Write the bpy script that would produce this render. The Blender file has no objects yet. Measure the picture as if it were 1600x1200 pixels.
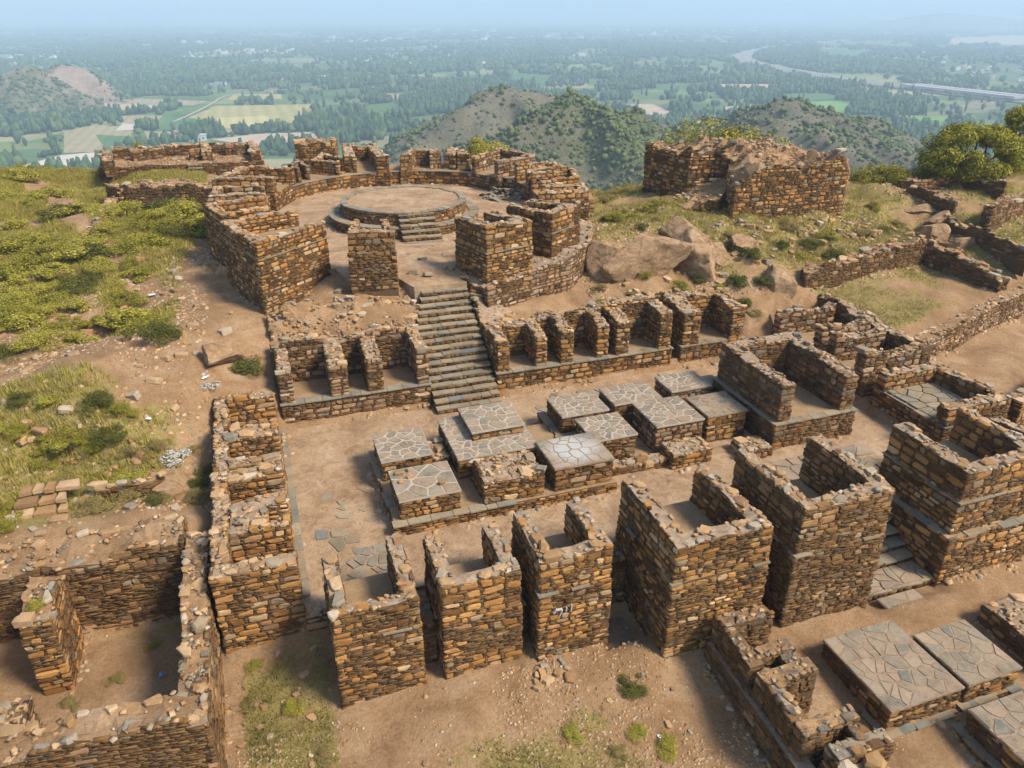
import bpy, bmesh, math, random
import numpy as np
from mathutils import Vector, Matrix, Euler
from mathutils.geometry import delaunay_2d_cdt
from mathutils import noise as mnoise

SC = bpy.context.scene
COL = SC.collection
R = random.Random(7)
NR = np.random.default_rng(7)
CAM = Vector((0.0, 0.0, 15.0))
PLAIN_Z = -95.0
HAZE_D = 0.00036

# ------------------------------------------------------------------ camera, sky, sun, exposure
cd = bpy.data.cameras.new('camera')
cam = bpy.data.objects.new('camera', cd); COL.objects.link(cam)
cd.sensor_width = 36.0
cd.lens = 1170.0 / 1600.0 * 36.0
cd.clip_start = 0.1; cd.clip_end = 90000.0
PITCH = math.atan(580.0 / 1170.0)
YAW = math.atan(448.0 / math.hypot(1170.0, 580.0))
cam.location = CAM
cam.rotation_euler = (math.pi / 2 - PITCH, 0, -YAW)
SC.camera = cam

SUN_EL = math.radians(47)
SUN_AZ = math.radians(134)          # clockwise from +Y
sdir = Vector((math.sin(SUN_AZ) * math.cos(SUN_EL), math.cos(SUN_AZ) * math.cos(SUN_EL), math.sin(SUN_EL)))
world = bpy.data.worlds.new('World'); SC.world = world; world.use_nodes = True
wn = world.node_tree.nodes; wl = world.node_tree.links
sky = wn.new('ShaderNodeTexSky'); sky.sky_type = 'NISHITA'; sky.sun_disc = False
sky.sun_elevation = SUN_EL; sky.sun_rotation = SUN_AZ
sky.air_density = 1.0; sky.dust_density = 1.0; sky.ozone_density = 1.0
wn['Background'].inputs['Strength'].default_value = 0.105
wl.new(sky.outputs[0], wn['Background'].inputs['Color'])
sl = bpy.data.lights.new('sun', 'SUN'); sl.energy = 3.0; sl.angle = math.radians(14.0); sl.color = (1.0, 0.91, 0.77)
so = bpy.data.objects.new('sun', sl); COL.objects.link(so); so.location = (40, -40, 60)
so.rotation_euler = sdir.to_track_quat('Z', 'Y').to_euler()
SC.view_settings.view_transform = 'Standard'; SC.view_settings.look = 'None'
SC.view_settings.exposure = 1.08; SC.view_settings.gamma = 1.0
SC.view_settings.use_curve_mapping = False
SC.render.engine = 'CYCLES'
SC.cycles.max_bounces = 4; SC.cycles.diffuse_bounces = 2; SC.cycles.glossy_bounces = 2
SC.cycles.transmission_bounces = 2; SC.cycles.volume_bounces = 1; SC.cycles.transparent_max_bounces = 6
SC.cycles.use_denoising = True; SC.cycles.use_adaptive_sampling = True; SC.cycles.adaptive_threshold = 0.02

# ------------------------------------------------------------------ materials
def mat(name, rough=0.9):
    m = bpy.data.materials.new(name); m.use_nodes = True
    nt = m.node_tree; b = nt.nodes['Principled BSDF']
    b.inputs['Roughness'].default_value = rough
    b.inputs['Specular IOR Level'].default_value = 0.2
    return m, nt, b

def ramp(nt, stops, interp='LINEAR'):
    r = nt.nodes.new('ShaderNodeValToRGB'); e = r.color_ramp.elements
    r.color_ramp.interpolation = interp
    while len(e) < len(stops): e.new(0.5)
    for k, (p, c) in enumerate(stops):
        e[k].position = p; e[k].color = (c[0], c[1], c[2], 1)
    return r

def math_node(nt, op, a, b=None, clamp=False):
    n = nt.nodes.new('ShaderNodeMath'); n.operation = op; n.use_clamp = clamp
    for i, v in enumerate((a, b)):
        if v is None: continue
        if isinstance(v, (int, float)): n.inputs[i].default_value = v
        else: nt.links.new(v, n.inputs[i])
    return n.outputs[0]

def mix_col(nt, fac, a, b, mode='MIX'):
    n = nt.nodes.new('ShaderNodeMix'); n.data_type = 'RGBA'; n.blend_type = mode
    for idx, v in ((0, fac), (6, a), (7, b)):
        if isinstance(v, (int, float)): n.inputs[idx].default_value = v
        elif isinstance(v, tuple): n.inputs[idx].default_value = (v[0], v[1], v[2], 1)
        else: nt.links.new(v, n.inputs[idx])
    return n.outputs[2]

def tex_noise(nt, scale, detail=4, rough=0.6, vec=None, dist=0.0):
    n = nt.nodes.new('ShaderNodeTexNoise'); n.inputs['Scale'].default_value = scale
    n.inputs['Detail'].default_value = detail; n.inputs['Roughness'].default_value = rough
    n.inputs['Distortion'].default_value = dist
    if vec is not None: nt.links.new(vec, n.inputs['Vector'])
    return n.outputs['Fac']

def geo_pos(nt):
    return nt.nodes.new('ShaderNodeNewGeometry').outputs['Position']

def rand_value(nt):
    """one number per stone: object random plus island random"""
    oi = nt.nodes.new('ShaderNodeObjectInfo').outputs['Random']
    ii = nt.nodes.new('ShaderNodeNewGeometry').outputs['Random Per Island']
    return math_node(nt, 'FRACT', math_node(nt, 'ADD', oi, ii))

def bump(nt, b, height, strength, dist=0.05):
    n = nt.nodes.new('ShaderNodeBump'); n.inputs['Strength'].default_value = strength
    n.inputs['Distance'].default_value = dist
    nt.links.new(height, n.inputs['Height']); nt.links.new(n.outputs[0], b.inputs['Normal'])

def stone_material(name, stops, stain=0.55, bmp=0.5, lichen=0.0):
    m, nt, b = mat(name, 0.92)
    pos = geo_pos(nt)
    rv = rand_value(nt)
    r = ramp(nt, stops); nt.links.new(rv, r.inputs[0])
    n1 = tex_noise(nt, 9.0, 6, 0.7, pos)
    r1 = ramp(nt, [(0.25, (0.55, 0.52, 0.5)), (0.6, (1.05, 1.03, 1.0)), (0.8, (1.3, 1.25, 1.2))])
    nt.links.new(n1, r1.inputs[0])
    c = mix_col(nt, stain, r.outputs[0], r1.outputs[0], 'MULTIPLY')
    n2 = tex_noise(nt, 0.9, 5, 0.65, pos)
    r2 = ramp(nt, [(0.35, (0.62, 0.58, 0.56)), (0.55, (1, 1, 1))]); nt.links.new(n2, r2.inputs[0])
    c = mix_col(nt, 0.6, c, r2.outputs[0], 'MULTIPLY')
    # pale mortar and salt bloom
    n3 = tex_noise(nt, 2.6, 6, 0.75, pos)
    r3 = ramp(nt, [(0.62, (0, 0, 0)), (0.74, (1, 1, 1))]); nt.links.new(n3, r3.inputs[0])
    c = mix_col(nt, math_node(nt, 'MULTIPLY', r3.outputs[0], 0.35), c, (0.42, 0.35, 0.28))
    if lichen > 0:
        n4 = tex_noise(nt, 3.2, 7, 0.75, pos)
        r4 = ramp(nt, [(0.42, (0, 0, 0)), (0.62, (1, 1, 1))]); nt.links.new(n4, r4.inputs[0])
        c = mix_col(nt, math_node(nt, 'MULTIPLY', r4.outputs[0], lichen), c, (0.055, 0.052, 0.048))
    nt.links.new(c, b.inputs['Base Color'])
    nb = tex_noise(nt, 22.0, 6, 0.7, pos)
    bump(nt, b, nb, bmp, 0.03)
    return m

WALL = [(0.0, (0.17, 0.098, 0.045)), (0.12, (0.26, 0.145, 0.058)), (0.3, (0.35, 0.198, 0.077)), (0.46, (0.29, 0.17, 0.074)),
        (0.58, (0.40, 0.245, 0.105)), (0.7, (0.35, 0.20, 0.098)), (0.8, (0.24, 0.185, 0.118)), (0.88, (0.43, 0.31, 0.185)),
        (0.95, (0.20, 0.18, 0.135)), (1.0, (0.32, 0.175, 0.08))]
CAPS = [(0.0, (0.24, 0.155, 0.09)), (0.2, (0.42, 0.28, 0.165)), (0.42, (0.50, 0.37, 0.245)), (0.6, (0.36, 0.235, 0.125)),
        (0.74, (0.29, 0.25, 0.19)), (0.86, (0.52, 0.44, 0.34)), (0.95, (0.24, 0.225, 0.185)), (1.0, (0.44, 0.28, 0.16))]
SLAT = [(0.0, (0.10, 0.062, 0.034)), (0.3, (0.18, 0.108, 0.05)), (0.55, (0.255, 0.15, 0.066)), (0.75, (0.15, 0.115, 0.075)),
        (0.9, (0.30, 0.185, 0.088)), (1.0, (0.14, 0.085, 0.044))]
FLAG = [(0.0, (0.25, 0.235, 0.19)), (0.2, (0.36, 0.29, 0.22)), (0.4, (0.22, 0.22, 0.19)), (0.52, (0.40, 0.30, 0.23)),
        (0.66, (0.28, 0.27, 0.225)), (0.8, (0.43, 0.35, 0.27)), (0.92, (0.19, 0.20, 0.185)), (1.0, (0.34, 0.25, 0.19))]
SLABC = [(0.0, (0.25, 0.215, 0.16)), (0.3, (0.34, 0.275, 0.195)), (0.55, (0.25, 0.235, 0.195)), (0.75, (0.38, 0.315, 0.23)), (0.93, (0.28, 0.25, 0.20)), (1.0, (0.19, 0.205, 0.20))]
def sat(stops, k, g=1.0, warm=1.0):
    out = []
    for p, c in stops:
        l = c[0] * .3 + c[1] * .59 + c[2] * .11
        out.append((p, tuple(max(.004, (l + (v - l) * k) * g * w) for v, w in zip(c, (warm, 1, 2 - warm)))))
    return out
WALL = [(p, tuple(v * (1.0 + .5 * (sum(c) / .58 - 1)) for v in c)) for p, c in WALL]
WALL = sat(WALL, 1.14, .97, 1.06); CAPS = sat(CAPS, 1.2, .92, 1.03); SLAT = sat(SLAT, 1.12, .7, 1.05); FLAG = sat(FLAG, 1.35, .78); SLABC = sat(SLABC, 1.3, .85)
M_stone = stone_material('wall_stone', WALL)
M_stone_b = stone_material('orange_wall_stone', sat(WALL, .98, 1.03, 1.04))
M_stone_d = stone_material('greyish_wall_stone', sat(WALL, .72, 1.02))
M_stone_c = stone_material('weathered_wall_stone', sat(WALL, .92, .86), lichen=.3)
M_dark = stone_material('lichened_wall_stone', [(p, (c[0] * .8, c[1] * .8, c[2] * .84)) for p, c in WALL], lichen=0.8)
M_cap = stone_material('cap_stone', CAPS, 0.5)
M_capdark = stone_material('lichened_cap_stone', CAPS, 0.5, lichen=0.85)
M_slate = stone_material('slate_chinking', SLAT, 0.5, 0.6)
M_flag = stone_material('flagstone', FLAG, 0.75, 0.6)
def dust_over(m, amt):
    nt = m.node_tree; b = nt.nodes['Principled BSDF']; src = b.inputs['Base Color'].links[0].from_socket; pos = geo_pos(nt)
    n = tex_noise(nt, 1.7, 8, .75, pos, .8); r = ramp(nt, [(.42, (0, 0, 0)), (.62, (1, 1, 1))]); nt.links.new(n, r.inputs[0])
    nt.links.new(mix_col(nt, math_node(nt, 'MULTIPLY', r.outputs[0], amt), src, (.36, .265, .17)), b.inputs['Base Color'])
dust_over(M_flag, .6)
M_slab = stone_material('slate_slab', SLABC, 0.45, 0.35)
def rock_material():
    m, nt, b = mat('boulder_rock', .95); pos = geo_pos(nt)
    mp = nt.nodes.new('ShaderNodeMapping'); mp.inputs['Scale'].default_value = (1.6, 1.6, 2.6); mp.inputs['Rotation'].default_value = (.3, .2, 0); nt.links.new(pos, mp.inputs['Vector'])
    n1 = tex_noise(nt, 1.6, 8, .7, mp.outputs[0], .6); r = ramp(nt, [(.25, (.22, .13, .065)), (.5, (.37, .235, .125)), (.75, (.47, .34, .21))]); nt.links.new(n1, r.inputs[0])
    v = nt.nodes.new('ShaderNodeTexVoronoi'); v.feature = 'DISTANCE_TO_EDGE'; v.inputs['Scale'].default_value = .45; nt.links.new(mp.outputs[0], v.inputs['Vector'])
    rc = ramp(nt, [(0.0, (.72, .69, .66)), (.06, (1, 1, 1))]); nt.links.new(v.outputs['Distance'], rc.inputs[0])
    n2 = tex_noise(nt, 14, 7, .75, pos); r2 = ramp(nt, [(.3, (.75, .73, .72)), (.7, (1.15, 1.15, 1.15))]); nt.links.new(n2, r2.inputs[0])
    c = mix_col(nt, .85, r.outputs[0], rc.outputs[0], 'MULTIPLY'); c = mix_col(nt, .9, c, r2.outputs[0], 'MULTIPLY'); nt.links.new(c, b.inputs['Base Color'])
    n3 = tex_noise(nt, .8, 7, .7, pos, .5); r3 = ramp(nt, [(.34, (.6, .56, .52)), (.5, (1, 1, 1))]); nt.links.new(n3, r3.inputs[0])
    nt.links.new(mix_col(nt, .8, c, r3.outputs[0], 'MULTIPLY'), b.inputs['Base Color']); bump(nt, b, n2, .8, .06); return m
M_rock = rock_material()
def salted_material():
    m = M_flag.copy(); m.name = 'salted_flagstone'; nt = m.node_tree; b = nt.nodes['Principled BSDF']; src = b.inputs['Base Color'].links[0].from_socket; pos = geo_pos(nt)
    vm = nt.nodes.new('ShaderNodeVectorMath'); vm.operation = 'DISTANCE'; nt.links.new(pos, vm.inputs[0]); vm.inputs[1].default_value = (9.3, 20.6, 1.3)
    f = math_node(nt, 'MULTIPLY', math_node(nt, 'SUBTRACT', math_node(nt, 'ADD', .62, tex_noise(nt, 2.2, 6, .7, pos)), vm.outputs['Value']), 1.6, True)
    nt.links.new(mix_col(nt, f, src, (.40, .385, .35)), b.inputs['Base Color']); return m
M_salt = salted_material()

def simple_earth(name, a, b_, scale=3.0, bmp=0.5):
    m, nt, b = mat(name, 0.95)
    pos = geo_pos(nt)
    r = ramp(nt, [(0.3, a), (0.7, b_)]); nt.links.new(tex_noise(nt, scale, 8, 0.7, pos), r.inputs[0])
    n2 = tex_noise(nt, scale * 9, 4, 0.7, pos)
    r2 = ramp(nt, [(0.3, (0.75, 0.74, 0.72)), (0.7, (1.15, 1.15, 1.15))]); nt.links.new(n2, r2.inputs[0])
    nt.links.new(mix_col(nt, 0.8, r.outputs[0], r2.outputs[0], 'MULTIPLY'), b.inputs['Base Color'])
    bump(nt, b, n2, bmp, 0.03)
    return m
M_core = simple_earth('wall_core', (0.095, 0.056, 0.028), (0.18, 0.105, 0.05), 4.0, 0.8)
M_mortar = simple_earth('pale_mortar', (0.34, 0.28, 0.205), (0.48, 0.405, 0.32), 5.0, 0.3)
M_topearth = simple_earth('wall_top_mortar', (0.21, 0.135, 0.077), (0.43, 0.32, 0.22), 5.0, 0.8)
M_floor = simple_earth('cell_floor_earth', (0.23, 0.145, 0.075), (0.36, 0.24, 0.135), 1.6, 0.4)
M_white = simple_earth('faded_paint', (0.38, 0.34, 0.29), (0.58, 0.55, 0.5), 9.0, 0.2)

def court_material():
    m, nt, b = mat('court_earth', 0.95)
    pos = geo_pos(nt)
    r = ramp(nt, [(0.28, (0.24, 0.148, 0.08)), (0.5, (0.38, 0.255, 0.15)), (0.7, (0.47, 0.345, 0.225))])
    nt.links.new(tex_noise(nt, 0.55, 9, 0.68, pos, 0.4), r.inputs[0])
    v = nt.nodes.new('ShaderNodeTexVoronoi'); v.inputs['Scale'].default_value = 7.0; nt.links.new(pos, v.inputs['Vector'])
    rv = ramp(nt, [(0.0, (1.25, 1.2, 1.15)), (0.12, (1, 1, 1))]); nt.links.new(v.outputs['Distance'], rv.inputs[0])
    n2 = tex_noise(nt, 14, 6, 0.75, pos)
    r2 = ramp(nt, [(0.3, (0.78, 0.76, 0.74)), (0.7, (1.14, 1.13, 1.12))]); nt.links.new(n2, r2.inputs[0])
    c = mix_col(nt, 0.9, r.outputs[0], r2.outputs[0], 'MULTIPLY')
    c = mix_col(nt, 0.8, c, rv.outputs[0], 'MULTIPLY')
    n5 = tex_noise(nt, 1.9, 8, 0.8, pos, 1.2); r5 = ramp(nt, [(.44, (.72, .68, .64)), (.52, (1, 1, 1)), (.66, (1.16, 1.15, 1.13))]); nt.links.new(n5, r5.inputs[0])
    c = mix_col(nt, .7, c, r5.outputs[0], 'MULTIPLY')
    nt.links.new(c, b.inputs['Base Color']); bump(nt, b, n2, 0.8, 0.05)
    return m
M_court = court_material()

def ground_material():
    m, nt, b = mat('hill_ground', 0.96)
    pos = geo_pos(nt)
    r = ramp(nt, [(0.28, (0.19, 0.108, 0.05)), (0.5, (0.30, 0.185, 0.095)), (0.75, (0.41, 0.29, 0.175))])
    nt.links.new(tex_noise(nt, 0.7, 9, 0.7, pos, 0.5), r.inputs[0])
    n2 = tex_noise(nt, 11, 7, 0.78, pos)
    r2 = ramp(nt, [(0.3, (0.62, 0.6, 0.58)), (0.7, (1.25, 1.22, 1.2))]); nt.links.new(n2, r2.inputs[0])
    c = mix_col(nt, 0.9, r.outputs[0], r2.outputs[0], 'MULTIPLY')
    at = nt.nodes.new('ShaderNodeAttribute'); at.attribute_name = 'grass'
    n3 = tex_noise(nt, 2.2, 6, 0.75, pos)
    g = math_node(nt, 'MULTIPLY', math_node(nt, 'SUBTRACT', math_node(nt, 'ADD', at.outputs['Fac'], n3), 0.75), 4.0, True)
    gr = ramp(nt, [(0.3, (0.16, 0.13, 0.035)), (0.55, (0.25, 0.2, 0.06)), (0.75, (0.33, 0.26, 0.11))])
    nt.links.new(tex_noise(nt, 6, 5, 0.7, pos), gr.inputs[0])
    c = mix_col(nt, math_node(nt, 'MULTIPLY', g, 0.85), c, gr.outputs[0])
    nt.links.new(c, b.inputs['Base Color']); bump(nt, b, n2, 0.8, 0.06)
    return m
M_ground = ground_material()

def leaf_material(name, stops, trans=0.25):
    m, nt, b = mat(name, 0.75)
    r = ramp(nt, stops)
    nt.links.new(rand_value(nt), r.inputs[0])
    nt.links.new(r.outputs[0], b.inputs['Base Color'])
    t = nt.nodes.new('ShaderNodeBsdfTranslucent'); nt.links.new(r.outputs[0], t.inputs['Color'])
    mx = nt.nodes.new('ShaderNodeMixShader'); mx.inputs[0].default_value = trans
    nt.links.new(b.outputs[0], mx.inputs[1]); nt.links.new(t.outputs[0], mx.inputs[2])
    nt.links.new(mx.outputs[0], nt.nodes['Material Output'].inputs['Surface'])
    return m
M_grass = leaf_material('yellow_green_grass', [(0, (0.18, 0.175, 0.018)), (0.35, (0.31, 0.285, 0.03)), (0.7, (0.43, 0.365, 0.05)), (1, (0.50, 0.41, 0.13))])
M_dry = leaf_material('dry_grass', [(0, (0.16, 0.13, 0.035)), (0.4, (0.30, 0.225, 0.075)), (0.75, (0.40, 0.30, 0.12)), (1, (0.20, 0.17, 0.045))])
M_bush = leaf_material('shrub_leaves', [(0, (0.12, 0.12, 0.015)), (0.4, (0.235, 0.215, 0.024)), (0.75, (0.345, 0.30, 0.038)), (1, (0.43, 0.355, 0.06))])
M_bushdark = leaf_material('dark_shrub_leaves', [(0, (0.045, 0.055, 0.012)), (0.5, (0.10, 0.105, 0.02)), (1, (0.19, 0.175, 0.03))])
M_pale = leaf_material('bleached_twigs', [(0, (0.36, 0.33, 0.26)), (.6, (0.5, 0.47, 0.39)), (1, (0.62, 0.59, 0.5))], 0.1)
M_tree = leaf_material('tree_leaves', [(0, (0.11, 0.12, 0.015)), (0.4, (0.22, 0.215, 0.022)), (0.75, (0.34, 0.295, 0.034)), (1, (0.43, 0.36, 0.055))])
M_bark = simple_earth('bark', (0.06, 0.045, 0.03), (0.13, 0.1, 0.07), 8.0, 0.8)

# ------------------------------------------------------------------ helpers
def link(o, parent=None):
    COL.objects.link(o)
    if parent is not None: o.parent = parent
    return o

def mesh_obj(name, verts, faces, material, parent=None, smooth=False):
    me = bpy.data.meshes.new(name)
    if isinstance(verts, np.ndarray):
        nv = len(verts); f = np.asarray(faces, dtype=np.int32); k = f.shape[1]
        me.vertices.add(nv); me.vertices.foreach_set('co', np.ascontiguousarray(verts, dtype=np.float32).ravel())
        me.loops.add(f.size); me.loops.foreach_set('vertex_index', f.ravel())
        me.polygons.add(len(f)); me.polygons.foreach_set('loop_start', np.arange(0, f.size, k, dtype=np.int32))
        me.polygons.foreach_set('loop_total', np.full(len(f), k, dtype=np.int32))
        me.update(calc_edges=True)
    else:
        me.from_pydata([tuple(v) for v in verts], [], [tuple(f) for f in faces]); me.update()
    if smooth: me.polygons.foreach_set('use_smooth', [True] * len(me.polygons))
    me.materials.append(material)
    return link(bpy.data.objects.new(name, me), parent)

def tag(o, label, cat, group=None, kind=None):
    if label: o['label'] = label
    if cat: o['category'] = cat
    if group: o['group'] = group
    if kind: o['kind'] = kind
    return o

def fbm(x, y, z=0.0, o=4):
    return mnoise.fractal(Vector((x, y, z)), 1.0, 2.0, o, noise_basis='PERLIN_ORIGINAL')

# ------------------------------------------------------------------ stones
POOL_V, POOL_F, POOL = [], [], {}
def make_pool():
    for k in range(18):
        vs = []; ring = []
        for (sx, sz) in ((1, 1), (-1, 1), (-1, -1), (1, -1)):
            cx, cz = sx * R.uniform(.40, .51), sz * R.uniform(.35, .51); a, b = R.uniform(.03, .34), R.uniform(.04, .3)
            p, q = (cx, cz - sz * b), (cx - sx * a, cz)
            if sx * sz < 0: p, q = q, p
            ring += [p, q] if R.random() < .7 else [((p[0] + q[0]) / 2 + sx * .03, (p[1] + q[1]) / 2 + sz * .03)]
        n = len(ring)
        for (x, z) in ring: vs.append((x * .93, 0.5, z * .93))
        for (x, z) in ring: vs.append((x, -0.36 + R.uniform(-.06, .06), z))
        ox, oz = R.uniform(-.06, .06), R.uniform(-.06, .06)
        for (x, z) in ring:
            q = R.uniform(0.8, 0.93); vs.append((x * q + ox, -0.46 + R.uniform(-.06, .05), z * q + oz))
        vs.append((ox, -0.5 + R.uniform(-.05, .04), oz))
        fs = []
        for j in range(2):
            for i in range(n):
                a, b = j * n + i, j * n + (i + 1) % n
                fs += [(a, b, b + n), (a, b + n, a + n)]
        for i in range(n): fs.append((2 * n + i, 2 * n + (i + 1) % n, 3 * n))
        POOL_V.append(np.array(vs)); POOL_F.append(np.array(fs)[:, ::-1])
make_pool()
NS = len(POOL_V)
def make_shards():
    for k in range(14):
        n = R.choice((4, 5, 5, 6)); a0 = R.uniform(0, 6.28)
        ring = []
        for i in range(n):
            a = a0 + (i + R.uniform(-.3, .3)) / n * 2 * math.pi; rr = R.uniform(.38, .6); ring.append((math.cos(a) * rr, math.sin(a) * rr))
        vs = [(x * .95, .5, z * .95) for x, z in ring]; sl, st = R.uniform(-.35, .35), R.uniform(-.35, .35)
        vs += [(x, -.2 + x * sl + z * st, z) for x, z in ring]
        ox, oz = R.uniform(-.1, .1), R.uniform(-.1, .1)
        vs += [(x * R.uniform(.6, .9) + ox, -.46 + x * sl + z * st + R.uniform(-.05, .05), z * R.uniform(.6, .9) + oz) for x, z in ring]
        vs.append((ox, -.5 + R.uniform(-.05, .05), oz)); fs = []
        for j in range(2):
            for i in range(n):
                a, b = j * n + i, j * n + (i + 1) % n; fs += [(a, b, b + n), (a, b + n, a + n)]
        for i in range(n): fs.append((2 * n + i, 2 * n + (i + 1) % n, 3 * n))
        POOL_V.append(np.array(vs)); POOL_F.append(np.array(fs)[:, ::-1])
make_shards()
def pool_mesh(k, m):
    key = (k, m.name)
    if key not in POOL:
        me = bpy.data.meshes.new('stone'); me.from_pydata([tuple(v) for v in POOL_V[k]], [], [tuple(int(i) for i in f) for f in POOL_F[k]])
        me.materials.append(m); me.update(); POOL[key] = me
    return POOL[key]

class Thing:
    LIMIT = 290
    def __init__(s, name, label, cat, loc, group=None):
        s.root = bpy.data.objects.new(name, None); s.root.empty_display_size = 0.5
        link(s.root); s.root.location = loc; s.loc = Vector(loc)
        tag(s.root, label, cat, group)
        s.stones = []; s.boxes = []; s.chips = []; s.tone = R.choice((M_stone, M_stone, M_stone_b, M_stone_c, M_stone_d)); s.k = R.uniform(.9, 1.14); s.p = R.uniform(-.26, .1)
    def part(s, name, verts, faces, m, parent=None):
        v = [(p[0] - s.loc.x, p[1] - s.loc.y, p[2] - s.loc.z) for p in verts]
        return mesh_obj(name, v, faces, m, parent or s.root)
    def stone(s, parent, name, loc, rot, scale, m, imp):
        s.stones.append((imp, parent, name, loc, rot, scale, m, R.randrange(NS) if name == 'stone' else R.randrange(NS, len(POOL_V)) if R.random() < .75 else R.randrange(NS)))
    def done(s):
        st = sorted(s.stones, key=lambda q: -q[0])
        for (imp, parent, name, loc, rot, sca, m, k) in st[:s.LIMIT]:
            o = bpy.data.objects.new(name, pool_mesh(k, m)); COL.objects.link(o); o.parent = parent
            o.location = Vector(loc) - s.loc; o.rotation_euler = rot; o.scale = sca
        rest = st[s.LIMIT:]
        by = {}
        for q in rest: by.setdefault(q[6].name, []).append(q)
        for mn, lst in by.items():
            V, F, n0 = [], [], 0
            for (imp, parent, name, loc, rot, sca, m, k) in lst:
                M = np.array(Matrix.LocRotScale(Vector(loc) - s.loc, Euler(rot), Vector(sca)))
                v = POOL_V[k] @ M[:3, :3].T + M[:3, 3]
                V.append(v); F.append(POOL_F[k] + n0); n0 += len(v)
            o = mesh_obj('small_stones', np.concatenate(V), np.concatenate(F), lst[0][6], s.root); o['kind'] = 'stuff'
        for lst, nm, mm in ((s.boxes, 'slate_chinking', M_slate), (s.chips, 'stone_chips', M_cap)):
            if not lst: continue
            B = np.array(lst)   # cx,cy,cz, ang, hx,hy,hz, tilt
            n = len(B)
            base = np.array([(-1, -1, -1), (1, -1, -1), (1, 1, -1), (-1, 1, -1), (-1, -1, 1), (1, -1, 1), (1, 1, 1), (-1, 1, 1)], float)
            L = base[None] * B[:, None, 4:7]
            L[:, :, :2] *= 1 + NR.uniform(-.12, .12, (n, 8, 2))
            zt = L[:, :, 0] * B[:, None, 7]
            c, sn = np.cos(B[:, 3])[:, None], np.sin(B[:, 3])[:, None]
            X = L[:, :, 0] * c - L[:, :, 1] * sn + B[:, None, 0] - s.loc.x
            Y = L[:, :, 0] * sn + L[:, :, 1] * c + B[:, None, 1] - s.loc.y
            Z = L[:, :, 2] + zt + B[:, None, 2] - s.loc.z
            V = np.stack([X, Y, Z], -1).reshape(-1, 3)
            q = np.array([(0, 1, 5, 4), (1, 2, 6, 5), (3, 0, 4, 7), (4, 5, 6, 7), (0, 3, 2, 1)])
            F = (q[None] + (np.arange(n) * 8)[:, None, None]).reshape(-1, 4)
            o = mesh_obj(nm, V, F, mm, s.root); o['kind'] = 'stuff'
        return s.root

def ccw(poly):
    a = sum(p[0] * q[1] - q[0] * p[1] for p, q in zip(poly, poly[1:] + poly[:1]))
    return poly if a > 0 else poly[::-1]

def inside(poly, x, y):
    c = False; j = len(poly) - 1
    for i in range(len(poly)):
        xi, yi = poly[i]; xj, yj = poly[j]
        if (yi > y) != (yj > y) and x < (xj - xi) * (y - yi) / (yj - yi) + xi: c = not c
        j = i
    return c

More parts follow.
